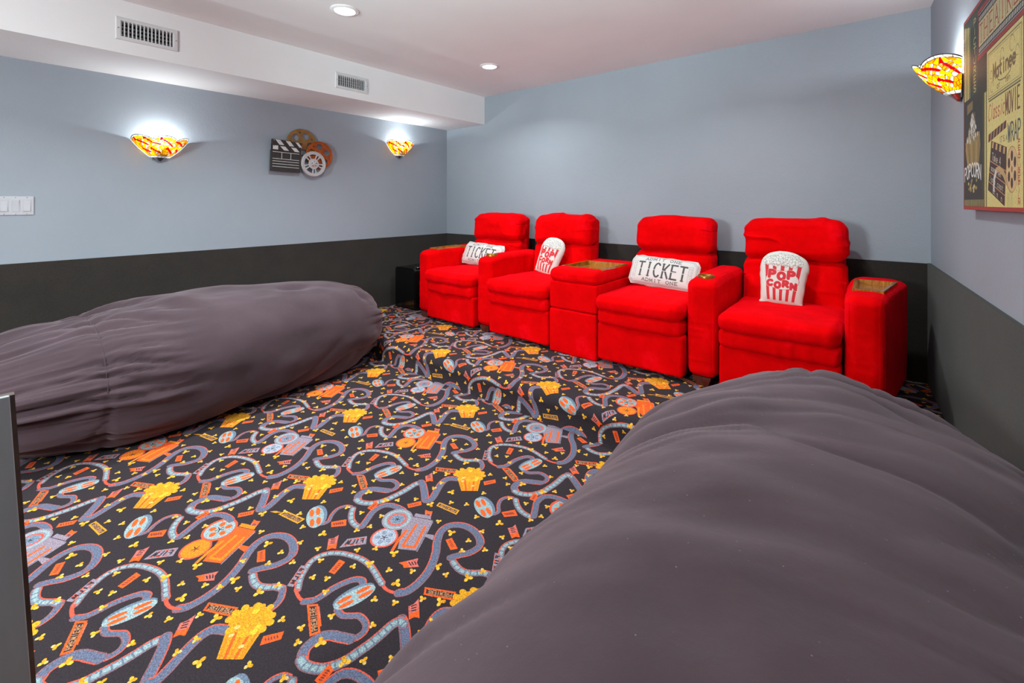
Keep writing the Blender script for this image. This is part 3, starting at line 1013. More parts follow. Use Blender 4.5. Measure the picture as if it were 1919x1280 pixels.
def cup(part, cx, cy, z):
    V, F = lathe([(.052, z - .008), (.052, z + .004), (.049, z + .008), (.042, z + .008), (.039, z + .003), (.036, z - .032), (.001, z - .033)], (cx, cy, 0), m=36)
    F = F[:-2]
    return sub('cup_holder', V, F, M_CUP, part, smooth=True, sharp=50)
def recliner(name_label, x0, x1, arm, seed):
    cx = (x0 + x1) / 2
    t = thing('recliner', name_label, 'recliner', (cx, -.6, ZP), 'red theatre recliners in the back row')
    a, b = x0 + .004, x1 - .004
    X, F = rbox(a, b, -1.000, -.90, .196, .462, .022, 22, wrinkle(.003, 4, 4, 5, seed))
    mesh_obj('footrest_panel', X, F, M_RED, t, smooth=True)
    X, F = rbox(a, b, -1.018, -.42, .448, .560, .036, 26, wrinkle(.007, 14, 3, 3, seed + 1, seat_crown(0)))
    mesh_obj('seat_apron', X, F, M_RED, t, smooth=True)
    X, F = rbox(a - .002, b + .002, -1.045, -.38, .548, .652, .044, 34, wrinkle(.006, 6, 4, 6, seed + 2, seat_crown(.022)))
    mesh_obj('seat_cushion', X, F, M_RED, t, smooth=True)
    X, F = rbox(a + .004, b - .004, -.40, -.20, .575, .935, .05, 28, wrinkle(.007, 5, 5, 7, seed + 3, back_crown(.028, .13, .6)))
    mesh_obj('lower_back', X, F, M_RED, t, smooth=True)
    X, F = rbox(a - .002, b + .002, -.435, -.215, .915, 1.195, .070, 34, wrinkle(.011, 4.5, 5, 11, seed + 4, back_crown(.022, .13, .6)))
    mesh_obj('headrest', X, F, M_RED, t, smooth=True)
    X, F = rbox(a + .02, b - .02, -.235, -.155, .26, 1.165, .03, 18, back_crown(0, .07, .6))
    mesh_obj('back_shell', X, F, M_RED, t, smooth=True)
    X, F = rbox(a + .02, b - .02, -.90, -.235, .24, .452, .01, 6)
    mesh_obj('base', X, F, M_RED, t, smooth=True, sharp=40)
    if arm:
        kind, xf0, xf1, xb0, xb1 = arm
        xm = (xf0 + xf1) / 2
        if kind == 'tray':
            tl = lambda y: (y + .97) / .72
            e = .022
            lo = lambda y: xf0 * (1 - tl(y)) + xb0 * tl(y) + e + .006
            hi = lambda y: xf1 * (1 - tl(y)) + xb1 * tl(y) - e
            poly = [(lo(-.83), -.83), (hi(-.83), -.83), (hi(-.43), -.43), (lo(-.43), -.43)]
            X, F = arm_mesh(xf0, xf1, xb0, xb1, -.97, -.25, seed, in_poly(inset(poly, .004)))
        else:
            cyy = -.855
            X, F = arm_mesh(xf0, xf1, xb0, xb1, -.97, -.25, seed, lambda x, y: np.hypot(x - xm, y - cyy) < .045)
        am = mesh_obj('armrest', X, F, M_RED, t, smooth=True)
        if kind == 'tray':
            o = tray('wood_tray', am, poly, ZA - .002)
            o['label'] = 'wooden tray let into the wedge arm'
        else:
            o = cup(am, xm, cyy, ZA - .007)
            o['label'] = 'round brass cup holder'
        for ly in (-.955, -.34):
            w0, w1 = .034, .056
            V = [(xm + sx * w0, ly + .012 + sy * w0 + w0, ZP) for sx in (-1, 1) for sy in (-1, 1)]
            V += [(xm + sx * w1, ly + .012 + sy * w1 * .9 + w0, ZP + .062) for sx in (-1, 1) for sy in (-1, 1)]
            mesh_obj('leg', V, [(0, 1, 3, 2), (4, 6, 7, 5), (0, 4, 5, 1), (2, 3, 7, 6), (0, 2, 6, 4), (1, 5, 7, 3)], M_LEG, t)
    else:
        pass
    return t
recliner('red suede recliner at the left end with a tray arm, beside the small black cabinet', .805, 1.435, ('tray', .640, .800, .560, .812), 3)
recliner('red suede recliner with a popcorn cushion, just left of the wide tray console', 1.612, 2.238, ('cup', 1.446, 1.606, 1.440, 1.612), 23)
recliner('red suede recliner with a ticket cushion, just right of the wide tray console', 2.652, 3.258, ('cup', 3.268, 3.442, 3.264, 3.444), 43)
recliner('red suede recliner at the right end, nearest the poster wall, with a tray arm', 3.460, 4.060, ('tray', 4.066, 4.226, 4.062, 4.335), 63)

def console():
    t = thing('console', 'red suede console with a square wooden tray between the two middle recliners', 'console', (2.445, -.6, ZP))
    x0, x1 = 2.244, 2.646
    X, F = rbox(x0, x1, -.995, -.22, ZP + .002, .497, .014, 24, wrinkle(.003, 4, 4, 4, 91))
    mesh_obj('base', X, F, M_RED, t, smooth=True)
    X, F = rbox(x0, x1, -.990, -.22, .503, .705, .014, 24, wrinkle(.003, 4, 4, 4, 92))
    mesh_obj('drawer', X, F, M_RED, t, smooth=True)
    poly = [(2.272, -.870), (2.630, -.870), (2.630, -.455), (2.272, -.455)]
    ip = in_poly(inset(poly, .006))
    zt = .806
    def fn(X, Nn, Q):
        X = wrinkle(.004, 5, 5, 6, 93)(X, Nn, Q)
        ins = ip(X[:, 0], X[:, 1]) & (X[:, 2] > zt - .03) & (Nn[:, 2] > .5)
        X[:, 2] = np.where(ins, zt - .035, X[:, 2])
        return X
    X, F = rbox(x0 - .002, x1 + .002, -1.004, -.22, .700, zt, .045, 44, fn)
    lid = mesh_obj('lid', X, F, M_RED, t, smooth=True)
    tray('wood_tray', lid, poly, zt - .002, .016, .028)['label'] = 'large square wooden tray'
console()

# small black cabinet in the back left corner
M_BLACK = plain('black_gloss_laminate', lin(14, 13, 14), .14, var=.1, bump=0)
M_CHROME = plain('brushed_silver', lin(180, 180, 182), .25, 1, var=.05, bump=0)
t = thing('cabinet', 'small glossy black cabinet with rounded top edges in the back left corner', 'cabinet', (.28, -.62, ZP))
def cab(X, Nn, Q):
    return X
pts = []
r = .055
x0, x1, z0, z1 = .098, .440, ZP + .012, .605
pts = [(x0, z0), (x1, z0)] + [(x1 - r + r * math.cos(a), z1 - r + r * math.sin(a)) for a in np.linspace(0, PI / 2, 8)] + [(x0 + r * .7 + r * .7 * math.cos(a), z1 - r * .7 + r * .7 * math.sin(a)) for a in np.linspace(PI / 2, PI, 8)]
V, F = prism(pts, lambda x, z: (x, -.845, z), lambda x, z: (x, -.36, z))
mesh_obj('body', V, F, M_BLACK, t, smooth=True, sharp=40)
pin = inset(pts, .012)
V, F = prism(pin, lambda x, z: (x, -.852, z), lambda x, z: (x, -.8445, z))
mesh_obj('front_panel', V, F, M_BLACK, t, smooth=True, sharp=40)
X, F = rbox(.36, .425, -.80, -.62, .604, .616, .005, 8)
mesh_obj('top_catch', X, F, M_CHROME, t, smooth=True)
for sx in (.14, .40):
    for sy in (-.80, -.42):
        mesh_obj('foot', *lathe([(.018, 0), (.016, .014)], (sx, sy, ZP), m=14), M_BLACK, t, smooth=True, sharp=40)

# ------------------------------------------------------------------ printed cushions
def ticket_image():
    W, H = .52, .235
    cv = Canvas(W, H, 2400, (206, 204, 202))
    ink = (92, 92, 92)
    def border(m, n, wd):
        q = [(m + n, m), (W - m - n, m), (W - m - n * .7, m + n * .7), (W - m, m + n), (W - m, H - m - n), (W - m - n * .7, H - m - n * .7), (W - m - n, H - m),
             (m + n, H - m), (m + n * .7, H - m - n * .7), (m, H - m - n), (m, m + n), (m + n * .7, m + n * .7)]
        cv.stroke(q, wd, (80, 80, 80), True)
    border(.013, .024, .0018)
    border(.020, .024, .0012)
    text(cv, 'ADMIT ONE', lambda u, v: (.125 + .27 * u, .188 + .020 * v + .006 * math.sin(PI * u)), .0042, (84, 84, 84), .30, .22)
    text(cv, 'ADMIT ONE', lambda u, v: (.125 + .27 * u, .030 + .020 * v - .004 * math.sin(PI * u)), .0042, (84, 84, 84), .30, .22)
    text(cv, 'TICKET', lambda u, v: (.080 + .362 * u, .066 + .106 * v), .0128, (74, 74, 74), .30, .20)
    for xx in np.linspace(.085, .440, 7):
        pass
    cv.poly([(.07, .116), (.45, .116), (.45, .1205), (.07, .1205)], (206, 204, 202))
    for xa in (.038, .455):
        cv.stroke([(xa, .055), (xa + .024, .055), (xa + .024, .18), (xa, .18)], .0012, ink, True)
        for k in range(5):
            z = .064 + k * .023
            cv.stroke([(xa + .006, z), (xa + .018, z), (xa + .018, z + .012), (xa + .006, z + .012)], .0014, (120, 120, 120), k % 2 == 0)
    return cv.image('ticket_print'), W, H
def popcorn_image():
    W, H = .30, .37
    cv = Canvas(W, H, 2200, (208, 205, 200))
    red, ink = (196, 44, 54), (78, 76, 74)
    R = random.Random(3)
    cup_ = quadmap((.064, .022), (.236, .022), (.268, .262), (.032, .262))
    for k in range(5):
        u0, u1 = .03 + k * .212, .03 + k * .212 + .098
        cv.poly([cup_(u0, 0), cup_(u1, 0), cup_(u1, 1), cup_(u0, 1)], red)
    for i in range(95):
        u, v = R.random(), R.random()
        x, y = .045 + .21 * u, .268 + .066 * v * math.sin(PI * min(1, max(0, u * .9 + .05))) ** .5
        r = .010 + .007 * R.random()
        a0 = R.random() * 6
        for k in range(3):
            c = (x + r * .8 * math.cos(a0 + 2.1 * k), y + r * .8 * math.sin(a0 + 2.1 * k))
            cv.disc(c, r * .82, r * .75, a0, ink)
        for k in range(3):
            c = (x + r * .8 * math.cos(a0 + 2.1 * k), y + r * .8 * math.sin(a0 + 2.1 * k))
            cv.disc(c, r * .82 - .0013, r * .75 - .0013, a0, (212, 210, 206))
        if i % 6 == 0:
            cv.disc((x, y), .0035, .002, a0, ink)
    cv.stroke([cup_(0, 1), cup_(1, 1)], .0015, red)
    cv.disc((.152, .158), .102, .066, 0, red)
    cv.disc((.152, .158), .0995, .0635, 0, (208, 205, 200))
    def bubble(s_, x0, y0, wd, h, dx, th):
        for i, ch in enumerate(s_):
            up = .008 if i % 2 == 0 else -.004
            for pl in GLYPH[ch]:
                cv.stroke([(x0 + i * dx + p[0] * wd, y0 + up + p[1] * h) for p in pl], th + .003, (208, 205, 200))
            for pl in GLYPH[ch]:
                cv.stroke([(x0 + i * dx + p[0] * wd, y0 + up + p[1] * h) for p in pl], th, red)
    bubble('POP', .070, .166, .038, .046, .058, .0205)
    bubble('CORN', .066, .108, .030, .036, .047, .0175)
    return cv.image('popcorn_print'), W * .90, H * .92
def cushion(name, label, cat, group, org, right, up, img_mat, W, H, wfun, thick, seed, piping=None):
    right, up = Vector(right).normalized(), Vector(up).normalized()
    nrm = right.cross(up).normalized()
    org = Vector(org)
    nu, nv = 46, 40
    us = np.sin(np.linspace(-PI / 2, PI / 2, nu))
    vs = .5 + .5 * np.sin(np.linspace(-PI / 2, PI / 2, nv))
    V, UV, F = [], [], []
    for side in (1, -1):
        for j, v_ in enumerate(vs):
            hw = wfun(v_)
            for i, u in enumerate(us):
                x = u * hw
                e = max(0.0, (1 - abs(u) ** 3)) ** .6 * max(0.0, 1 - abs(2 * v_ - 1) ** 3.5) ** .6
                V.append((x, v_ * H, side * thick * e))
                UV.append((x / W + .5, v_ if side > 0 else .02))
    P = np.array(V)
    edge = sstep(.45, 0, np.abs(P[:, 2]) / thick)
    pk = vnoise(P * np.array([34, 34, 9]) + seed, seed) - .5
    P[:, 2] += np.sign(P[:, 2]) * pk * .010 * edge * (np.abs(P[:, 2]) > 1e-4)
    P[:, :2] += (vnoise(P * 22 + seed + 4, seed + 1)[:, None] - .5) * .010 * edge[:, None]
    V = [org + right * p[0] + up * p[1] + nrm * p[2] for p in P]
    n = nu * nv
    for j in range(nv - 1):
        for i in range(nu - 1):
            a = j * nu + i
            F.append((a, a + 1, a + nu + 1, a + nu))
            F.append((n + a, n + a + nu, n + a + nu + 1, n + a + 1))
    rim = [i for i in range(nu)] + [j * nu + nu - 1 for j in range(1, nv)] + [(nv - 1) * nu + i for i in range(nu - 2, -1, -1)] + [j * nu for j in range(nv - 2, 0, -1)]
    for k in range(len(rim)):
        a, b = rim[k], rim[(k + 1) % len(rim)]
        F.append((b, a, n + a, n + b))
    o = mesh_obj(name, [tuple(v) for v in V], F, img_mat, smooth=True, uv=UV)
    tag(o, label, cat, group)
    return o
tim, TW, TH = ticket_image()
pim, PW, PH = popcorn_image()
M_TICKET = print_mat('ticket_cushion_cotton', tim, .9, 700)
M_POP = print_mat('popcorn_cushion_cotton', pim, .9, 700)
def tick_w(v):
    c = min(v, 1 - v)
    return TW / 2 * (.90 + .10 * min(1, c / .16) ** .8)
def pop_w(v):
    if v > .62:
        k = (v - .62) / .38
        return PW / 2 * (.97 * (1 - k ** 3.2) ** .5 + .03)
    return PW / 2 * (.84 + .13 * (v / .62)) * (1.07 if v < .04 else 1)
def lean(deg, yaw, roll):
    from mathutils import Matrix
    R = Matrix.Rotation(math.radians(yaw), 3, 'Z') @ Matrix.Rotation(math.radians(-deg), 3, 'X') @ Matrix.Rotation(math.radians(roll), 3, 'Y')
    return R @ Vector((1, 0, 0)), R @ Vector((0, 0, 1))
GP, GT = 'popcorn cushions on the recliners', 'ticket cushions on the recliners'
r_, u_ = lean(26, 2, 3)
cushion('ticket_cushion', 'white ticket cushion half hidden by an armrest, on the leftmost recliner', 'cushion', GT, (1.085, -.560, .668), r_, u_, M_TICKET, TW, TH, tick_w, .052, 1)
r_, u_ = lean(26, 0, 3.0)
cushion('ticket_cushion', 'white ticket cushion with its word fully readable, right of the console', 'cushion', GT, (2.945, -.575, .668), r_, u_, M_TICKET, TW, TH, tick_w, .052, 2)
r_, u_ = lean(20, -6, 10)
cushion('popcorn_cushion', 'popcorn bucket cushion tilted to one side, partly behind the console', 'cushion', GP, (1.880, -.555, .664), r_, u_, M_POP, PW, PH, pop_w, .048, 3)
r_, u_ = lean(20, 0, 1.5)
cushion('popcorn_cushion', 'popcorn bucket cushion standing upright on the rightmost recliner', 'cushion', GP, (3.728, -.610, .664), r_, u_, M_POP, PW, PH, pop_w, .048, 4)

# ------------------------------------------------------------------ giant bean bag loungers
M_BAG = bag_cloth()
def bag(label, xc, yc, W, L, zc, H, folds, seed, nt=260, ns=300, p_end=(3.2, 3.2), xtilt=0.0, seam=None, ylim=None, xlim=None, xskew=0.0, tent=0.0, pz=None):
    t = thing('bean_bag', label, 'bean bag', (xc, yc, 0), 'giant bean bag loungers')
    th = np.linspace(0, 2 * PI, nt, endpoint=False)
    ss = np.sin(np.linspace(-PI / 2, PI / 2, ns + 2)[1:-1])
    T, S = np.meshgrid(th, ss)
    r = np.maximum(1 - np.abs(S) ** np.where(S < 0, p_end[0], p_end[1]), 0) ** (1 / 2.1)
    pz = pz or p_end
    rz = np.maximum(1 - np.abs(S) ** np.where(S < 0, pz[0], pz[1]), 0) ** (1 / 2.1)
    n_ = 2.35
    c, s = np.cos(T), np.sin(T)
    cx = np.sign(c) * np.abs(c) ** (2 / n_)
    cz = np.sign(s) * np.abs(s) ** (2 / n_)
    lump = vnoise(np.stack([S.ravel() * 2.1, np.cos(T).ravel() * .8 + 5, np.sin(T).ravel() * .8], -1), seed).reshape(S.shape) - .5
    rr = r * (1 + .10 * lump)
    X = xc + W * rr * cx + xskew * S
    Z = zc + H * rz * (1 + .10 * lump) * cz
    Y = yc + L * S + xtilt * (X - xc)
    P = np.stack([X.ravel(), Y.ravel(), Z.ravel()], -1)
    # approximate normals from the grid
    G = P.reshape(ns, nt, 3)
    dT = np.roll(G, -1, 1) - np.roll(G, 1, 1)
    dS = np.gradient(G, axis=0)
    Nn = np.cross(dT, dS)
    Nn /= np.maximum(np.linalg.norm(Nn, axis=2, keepdims=True), 1e-9)
    out = np.sum(Nn * (G - np.array([xc, yc, zc])), axis=2).mean()
    if out < 0:
        Nn = -Nn
    Nn = Nn.reshape(-1, 3)
    d = folds(P, S.ravel(), T.ravel(), Nn)
    P = P + Nn * d[:, None]
    P[:, 2] += tent * np.exp(-((P[:, 0] - xc + .05) / .22) ** 2) * sstep(.35, .8, S.ravel()) * (P[:, 2] > zc)
    # weight: belly flattens on the carpet
    z = P[:, 2]
    P[:, 2] = np.where(z < .05, .004 + .046 * np.exp((np.minimum(z, .05) - .05) / .046), z)
    if ylim is not None:
        k = P[:, 2] < .24
        P[:, 1] = np.where(k & (P[:, 1] > ylim), ylim + (P[:, 1] - ylim) * sstep(.16, .24, P[:, 2]), P[:, 1])
    if xlim is not None:
        P[:, 0] = xlim(P)
    F = []
    I = np.arange(ns * nt).reshape(ns, nt)
    q = np.stack([I[:-1], np.roll(I[:-1], -1, 1), np.roll(I[1:], -1, 1), I[1:]], -1).reshape(-1, 4)
    F = [tuple(f) for f in q]
    n = len(P)
    e0, e1 = P[:nt].mean(0), P[-nt:].mean(0)
    V = [tuple(p) for p in P] + [tuple(e0), tuple(e1)]
    F += [(n, (k + 1) % nt, k) for k in range(nt)] + [(n + 1, n - nt + k, n - nt + (k + 1) % nt) for k in range(nt)]
    cover = mesh_obj('cover', V, F, M_BAG, t, smooth=True)
    if seam is not None:
        Gd = P.reshape(ns, nt, 3)
        for sv, t0, t1 in seam:
            j = int(np.argmin(np.abs(ss - sv)))
            idx = [i for i in range(nt) if t0 <= th[i] <= t1]
            path = [tuple(Gd[j, i] + Nn.reshape(ns, nt, 3)[j, i] * .0005) for i in idx[::2]]
            sub('stitched_seam', *tube(path, .0032, 6), M_BAG, cover, smooth=True)
    return t
def crease(p, seed, sharp=1.0):
    """rounded folds with narrow valleys: 0..1"""
    return np.abs(2 * vnoise(p, seed) - 1) ** sharp
def crease(p, seed, sharp=1.0):
    """rounded folds with narrow valleys: 0..1"""
    return np.abs(2 * vnoise(p, seed) - 1) ** sharp
def fold_left(P, S, T, Nn):
    warp = (vnoise(P * 1.7 + 3, 31) - .5) * 2.4
    near = sstep(-.12, -.50, S)
    far = sstep(.66, .97, S)
    mid = 1 - np.maximum(near, far)
    ang = T * 2.6                                  # round the girth
    z0 = P[:, 1] * 0
    # gathers run along the bag away from the seam near the camera end
    d = .055 * (crease(np.stack([ang * 1.5 + warp, P[:, 1] * 1.3, z0 + 2], -1), 32, .7) - .5) * near
    d += .034 * (crease(np.stack([ang * 3.6 + warp, P[:, 1] * 2.2, z0 + 5], -1), 33, .7) - .5) * near
    d += .016 * (crease(np.stack([ang * 7 + warp, P[:, 1] * 3.0, z0 + 5], -1), 39, .7) - .5) * near
    d += .040 * (crease(np.stack([ang * 2.4 + warp * .6, P[:, 1] * 1.0, z0 + 9], -1), 34, .7) - .5) * far
    d -= .010 * np.exp(-((S + .52) / .018) ** 2)
    # slack diagonal drapes and dents on the middle
    a = P[:, 1] * .85 + P[:, 0] * .9 + P[:, 2] * .6
    b = -P[:, 1] * .7 + P[:, 0] * 1.1 + P[:, 2] * 1.0
    d += .060 * (crease(np.stack([a * .9, b * 3.6 + warp * .35, P[:, 2] * .6], -1), 35, .7) - .5) * sstep(.42, .70, vnoise(P * 1.9, 36)) * (.3 + .7 * mid)
    d += .045 * (vnoise(P * 2.6, 37) - .5)
    d += .020 * (vnoise(P * np.array([8, 6, 8]), 38) - .5)
    d -= .045 * np.exp(-(((P[:, 1] + 2.28) / .10) ** 2 + ((P[:, 0] - .80) / .07) ** 2))
    d -= .030 * np.exp(-(((P[:, 1] + 1.82) / .05) ** 2 + ((P[:, 0] - .98) / .06) ** 2))
    return d
def fold_right(P, S, T, Nn):
    a = P[:, 0] * .84 + P[:, 1] * .54                 # folds run across the bag, sweeping to the far side
    b = -P[:, 0] * .54 + P[:, 1] * .84
    w_ = vnoise(np.stack([P[:, 0] * 1.3, P[:, 1] * 1.3, P[:, 2]], -1), 41) - .5
    b2 = b + w_ * .34 + .34 * (P[:, 0] - 4.0) ** 2
    mask = .35 + .65 * sstep(.0, .60, S)
    right = sstep(4.10, 4.5, P[:, 0])
    left = sstep(3.85, 3.50, P[:, 0])
    z0 = P[:, 2] * 0
    d = .085 * (crease(np.stack([a * .70, b2 * 5.4, z0 + 1], -1), 42, .7) - .5) * mask * sstep(.25, .65, vnoise(P * 1.5 + 11, 44))
    d += .050 * (crease(np.stack([a * 1.0, b2 * 10., z0 + 4], -1), 43, .7) - .5) * np.clip(mask * .6 + right * .9 + left * .4, 0, 1) * sstep(.30, .60, vnoise(P * 2.1 + 5, 45))
    d += .022 * (crease(np.stack([a * 1.6, b2 * 21., z0 + 6], -1), 49, .8) - .5) * np.clip(mask * .5 + right * .8 + left * .5, 0, 1) * sstep(.40, .65, vnoise(P * 2.6 + 9, 50))
    d += .050 * (vnoise(P * 1.9 + 2, 46) - .5)
    d += .030 * (crease(np.stack([T * 7, P[:, 1] * 1.5, z0 + 8], -1), 47, .7) - .5) * sstep(.62, .95, S)
    d += .016 * (vnoise(P * np.array([7, 9, 7]), 48) - .5)
    return d
bag('long dark grey bean bag against the left wall, with a gathered near end', .655, -2.745, .615, 1.245, .300, .378, fold_left, 5, p_end=(4.2, 3.2), pz=(2.4, 4.6), xlim=lambda P: np.where(P[:, 0] < .075, .025 + .05 * np.exp(-(.075 - P[:, 0]) / .05), P[:, 0]),
    seam=[(-.52, .1, 2.4)], ylim=STEP - .02)
def wall_limit(P):
    lim = xr(P[:, 1]) - .024
    return np.where(P[:, 0] > lim - .05, lim - .05 * np.exp(-(P[:, 0] - (lim - .05)) / .05), P[:, 0])
bag('huge dark grey bean bag filling the right foreground along the poster wall', 4.10, -2.98, .575, 1.30, .34, .405, fold_right, 9, p_end=(3.4, 4.4), xskew=-.04, tent=.028,
    ylim=STEP - .02, xlim=wall_limit, seam=[(.955, .9, 1.9)])

# ------------------------------------------------------------------ grey upright panel at the left edge of the view
M_PANEL = N('scuffed_grey_paint')
M_PANEL.set(Roughness=.45)
_f = M_PANEL.noise(6, 5, stretch=(1, 1, .3))
_k = M_PANEL.ramp(_f, [(.3, lin(128, 134, 136)), (.7, lin(158, 164, 166))])
_s = M_PANEL.ramp(M_PANEL.noise(40, 3, stretch=(1, 2, .25)), [(.72, (0, 0, 0, 1)), (.78, (1, 1, 1, 1))])
M_PANEL.color(mix_col(M_PANEL, _s, _k, lin(168, 168, 164)))
M_PANEL.bump(M_PANEL.noise(120, 3, stretch=(1, 1, .2)), .1, .001)
M_CORE = wood('brown_board_edge', lin(58, 40, 32), lin(84, 60, 48), .5)
t = thing('standing_panel', 'scuffed grey panel with thin brown edge, cut off at the left of the view', 'panel', (2.72, -4.0, 0))
def edge_pt(z):
    k = (.912 - z) / .574
    return 2.860 + .035 * k, -3.787 + .027 * k
zt_, yb_ = .912, -4.40
(xa, ya), (xb, yb2) = edge_pt(zt_), edge_pt(0.0)
V = [(xa - .012, ya + .0075, zt_ - .002), (xb - .012, yb2 + .0075, 0), (xb - .012, yb_, 0), (xa - .012, yb_, zt_ - .002),
     (xa - .034, ya + .0075, zt_ - .002), (xb - .034, yb2 + .0075, 0), (xb - .034, yb_, 0), (xa - .034, yb_, zt_ - .002)]
FB = [(0, 3, 2, 1), (4, 5, 6, 7), (0, 1, 5, 4), (1, 2, 6, 5), (2, 3, 7, 6), (3, 0, 4, 7)]
mesh_obj('board', V, FB, M_CORE, t)
V = [(xa, ya, zt_), (xb, yb2, .004), (xb, yb_, .004), (xa, yb_, zt_), (xa - .012, ya, zt_), (xb - .012, yb2, .004), (xb - .012, yb_, .004), (xa - .012, yb_, zt_)]
for yy in (-3.98, -4.30):
    mesh_obj('back_brace', *prism([(xb - .034, 0), (xb - .26, 0), (xb - .26, .03), (xb - .0565, .36)], lambda x, z: (x, yy - .012, z), lambda x, z: (x, yy + .012, z)), M_CORE, t)
fp = mesh_obj('face_panel', V, FB, M_PANEL.m, t)
b_ = fp.modifiers.new('edge', 'BEVEL')
b_.width = .0015
b_.segments = 2

# ------------------------------------------------------------------ stained glass wall sconces
G_Y = [stained('amber_glass', (.80, .42, .002, 1), .34), stained('yellow_glass', (.90, .62, .003, 1), .36), stained('honey_glass', (.74, .31, .002, 1), .32)]
G_R = stained('red_glass', (.55, .006, .003, 1), .25)
G_W = stained('white_opal_glass', (.70, .71, .68, 1), .12)
M_LEAD = plain('dark_lead_came', lin(46, 42, 38), .4, .8, var=.15, bump=0)
M_BULB = emit('glowing_bulb', (1, .95, .88, 1), 18.0)
def clip_half(poly, m, n_):
    out = []
    k = len(poly)
    for i in range(k):
        a, b = poly[i], poly[(i + 1) % k]
        da, db = (a - m) @ n_, (b - m) @ n_
        if da <= 0:
            out.append(a)
        if (da < 0) != (db < 0) and abs(da - db) > 1e-12:
            out.append(a + (b - a) * (da / (da - db)))
    return out
def shrink(poly, d):
    """inset a convex polygon by clipping with its own edges moved inwards"""
    out = [np.array(p) for p in poly]
    n = len(poly)
    c = np.mean(poly, 0)
    for i in range(n):
        a, b = poly[i], poly[(i + 1) % n]
        e = b - a
        L = np.hypot(*e)
        if L < 1e-6:
            continue
        nn = np.array([e[1], -e[0]]) / L
        if nn @ (c - a) > 0:
            nn = -nn
        out = clip_half(out, a - nn * d, nn)
        if len(out) < 3:
            return None
    return out
AW = .44                                     # unrolled width of the shade, height coordinate in metres too
SH = .185
def pane_layout():
    R = random.Random(8)
    seeds, kinds = [], []
    flies = [((.045, .150), (.115, .110)), ((.115, .162), (.190, .118)), ((.205, .155), (.268, .112)), ((.290, .160), (.352, .118)), ((.375, .148), (.418, .105)),
             ((.135, .075), (.190, .046)), ((.250, .078), (.305, .046)), ((.060, .072), (.100, .052)), ((.340, .075), (.385, .055))]
    for a, b in flies:
        a, b = np.array(a), np.array(b)
        d = (b - a) / np.hypot(*(b - a))
        n_ = np.array([-d[1], d[0]])
        L = np.hypot(*(b - a))
        for k in range(6):
            seeds.append(a + d * L * k / 5)
            kinds.append('r')
        for k in (.12, .38, .52, .80):
            for s in (-1, 1):
                seeds.append(a + d * L * k + n_ * s * .0125)
                kinds.append('y')
        for off in (.66, .96):
            for s in (-1, 1):
                for k in (.0135,):
                    seeds.append(a + d * L * off + n_ * s * k + d * k * .35 * (1 if off > .8 else -.6))
                    kinds.append('w')
    for _ in range(4000):
        q = np.array([R.random() * AW, .018 + R.random() * (SH - .034)])
        near = [np.hypot(*((q - s) * np.array([1.25, .8]))) for s in seeds]
        if min(near) > .0175:
            seeds.append(q)
            kinds.append('y')
    S = np.array(seeds)
    cells = []
    lo, hi = .016, SH - .013
    for i, s in enumerate(S):
        poly = [np.array(p) for p in ((0, lo), (AW, lo), (AW, hi), (0, hi))]
        D = np.hypot(*(S - s).T)
        for j in np.argsort(D)[1:26]:
            if D[j] > .12:
                break
            poly = clip_half(poly, (s + S[j]) / 2, S[j] - s)
            if len(poly) < 3:
                break
        if len(poly) >= 3:
            cells.append((kinds[i], poly))
    for k in range(16):                       # opal border strips along rim and foot
        a, b = AW * k / 16, AW * (k + 1) / 16
        cells.append(('w', [np.array(p) for p in ((a, hi), (b, hi), (b, SH), (a, SH))]))
    for k in range(8):
        a, b = AW * k / 8, AW * (k + 1) / 8
        cells.append(('w', [np.array(p) for p in ((a, 0), (b, 0), (b, lo), (a, lo))]))
    return cells
CELLS = pane_layout()
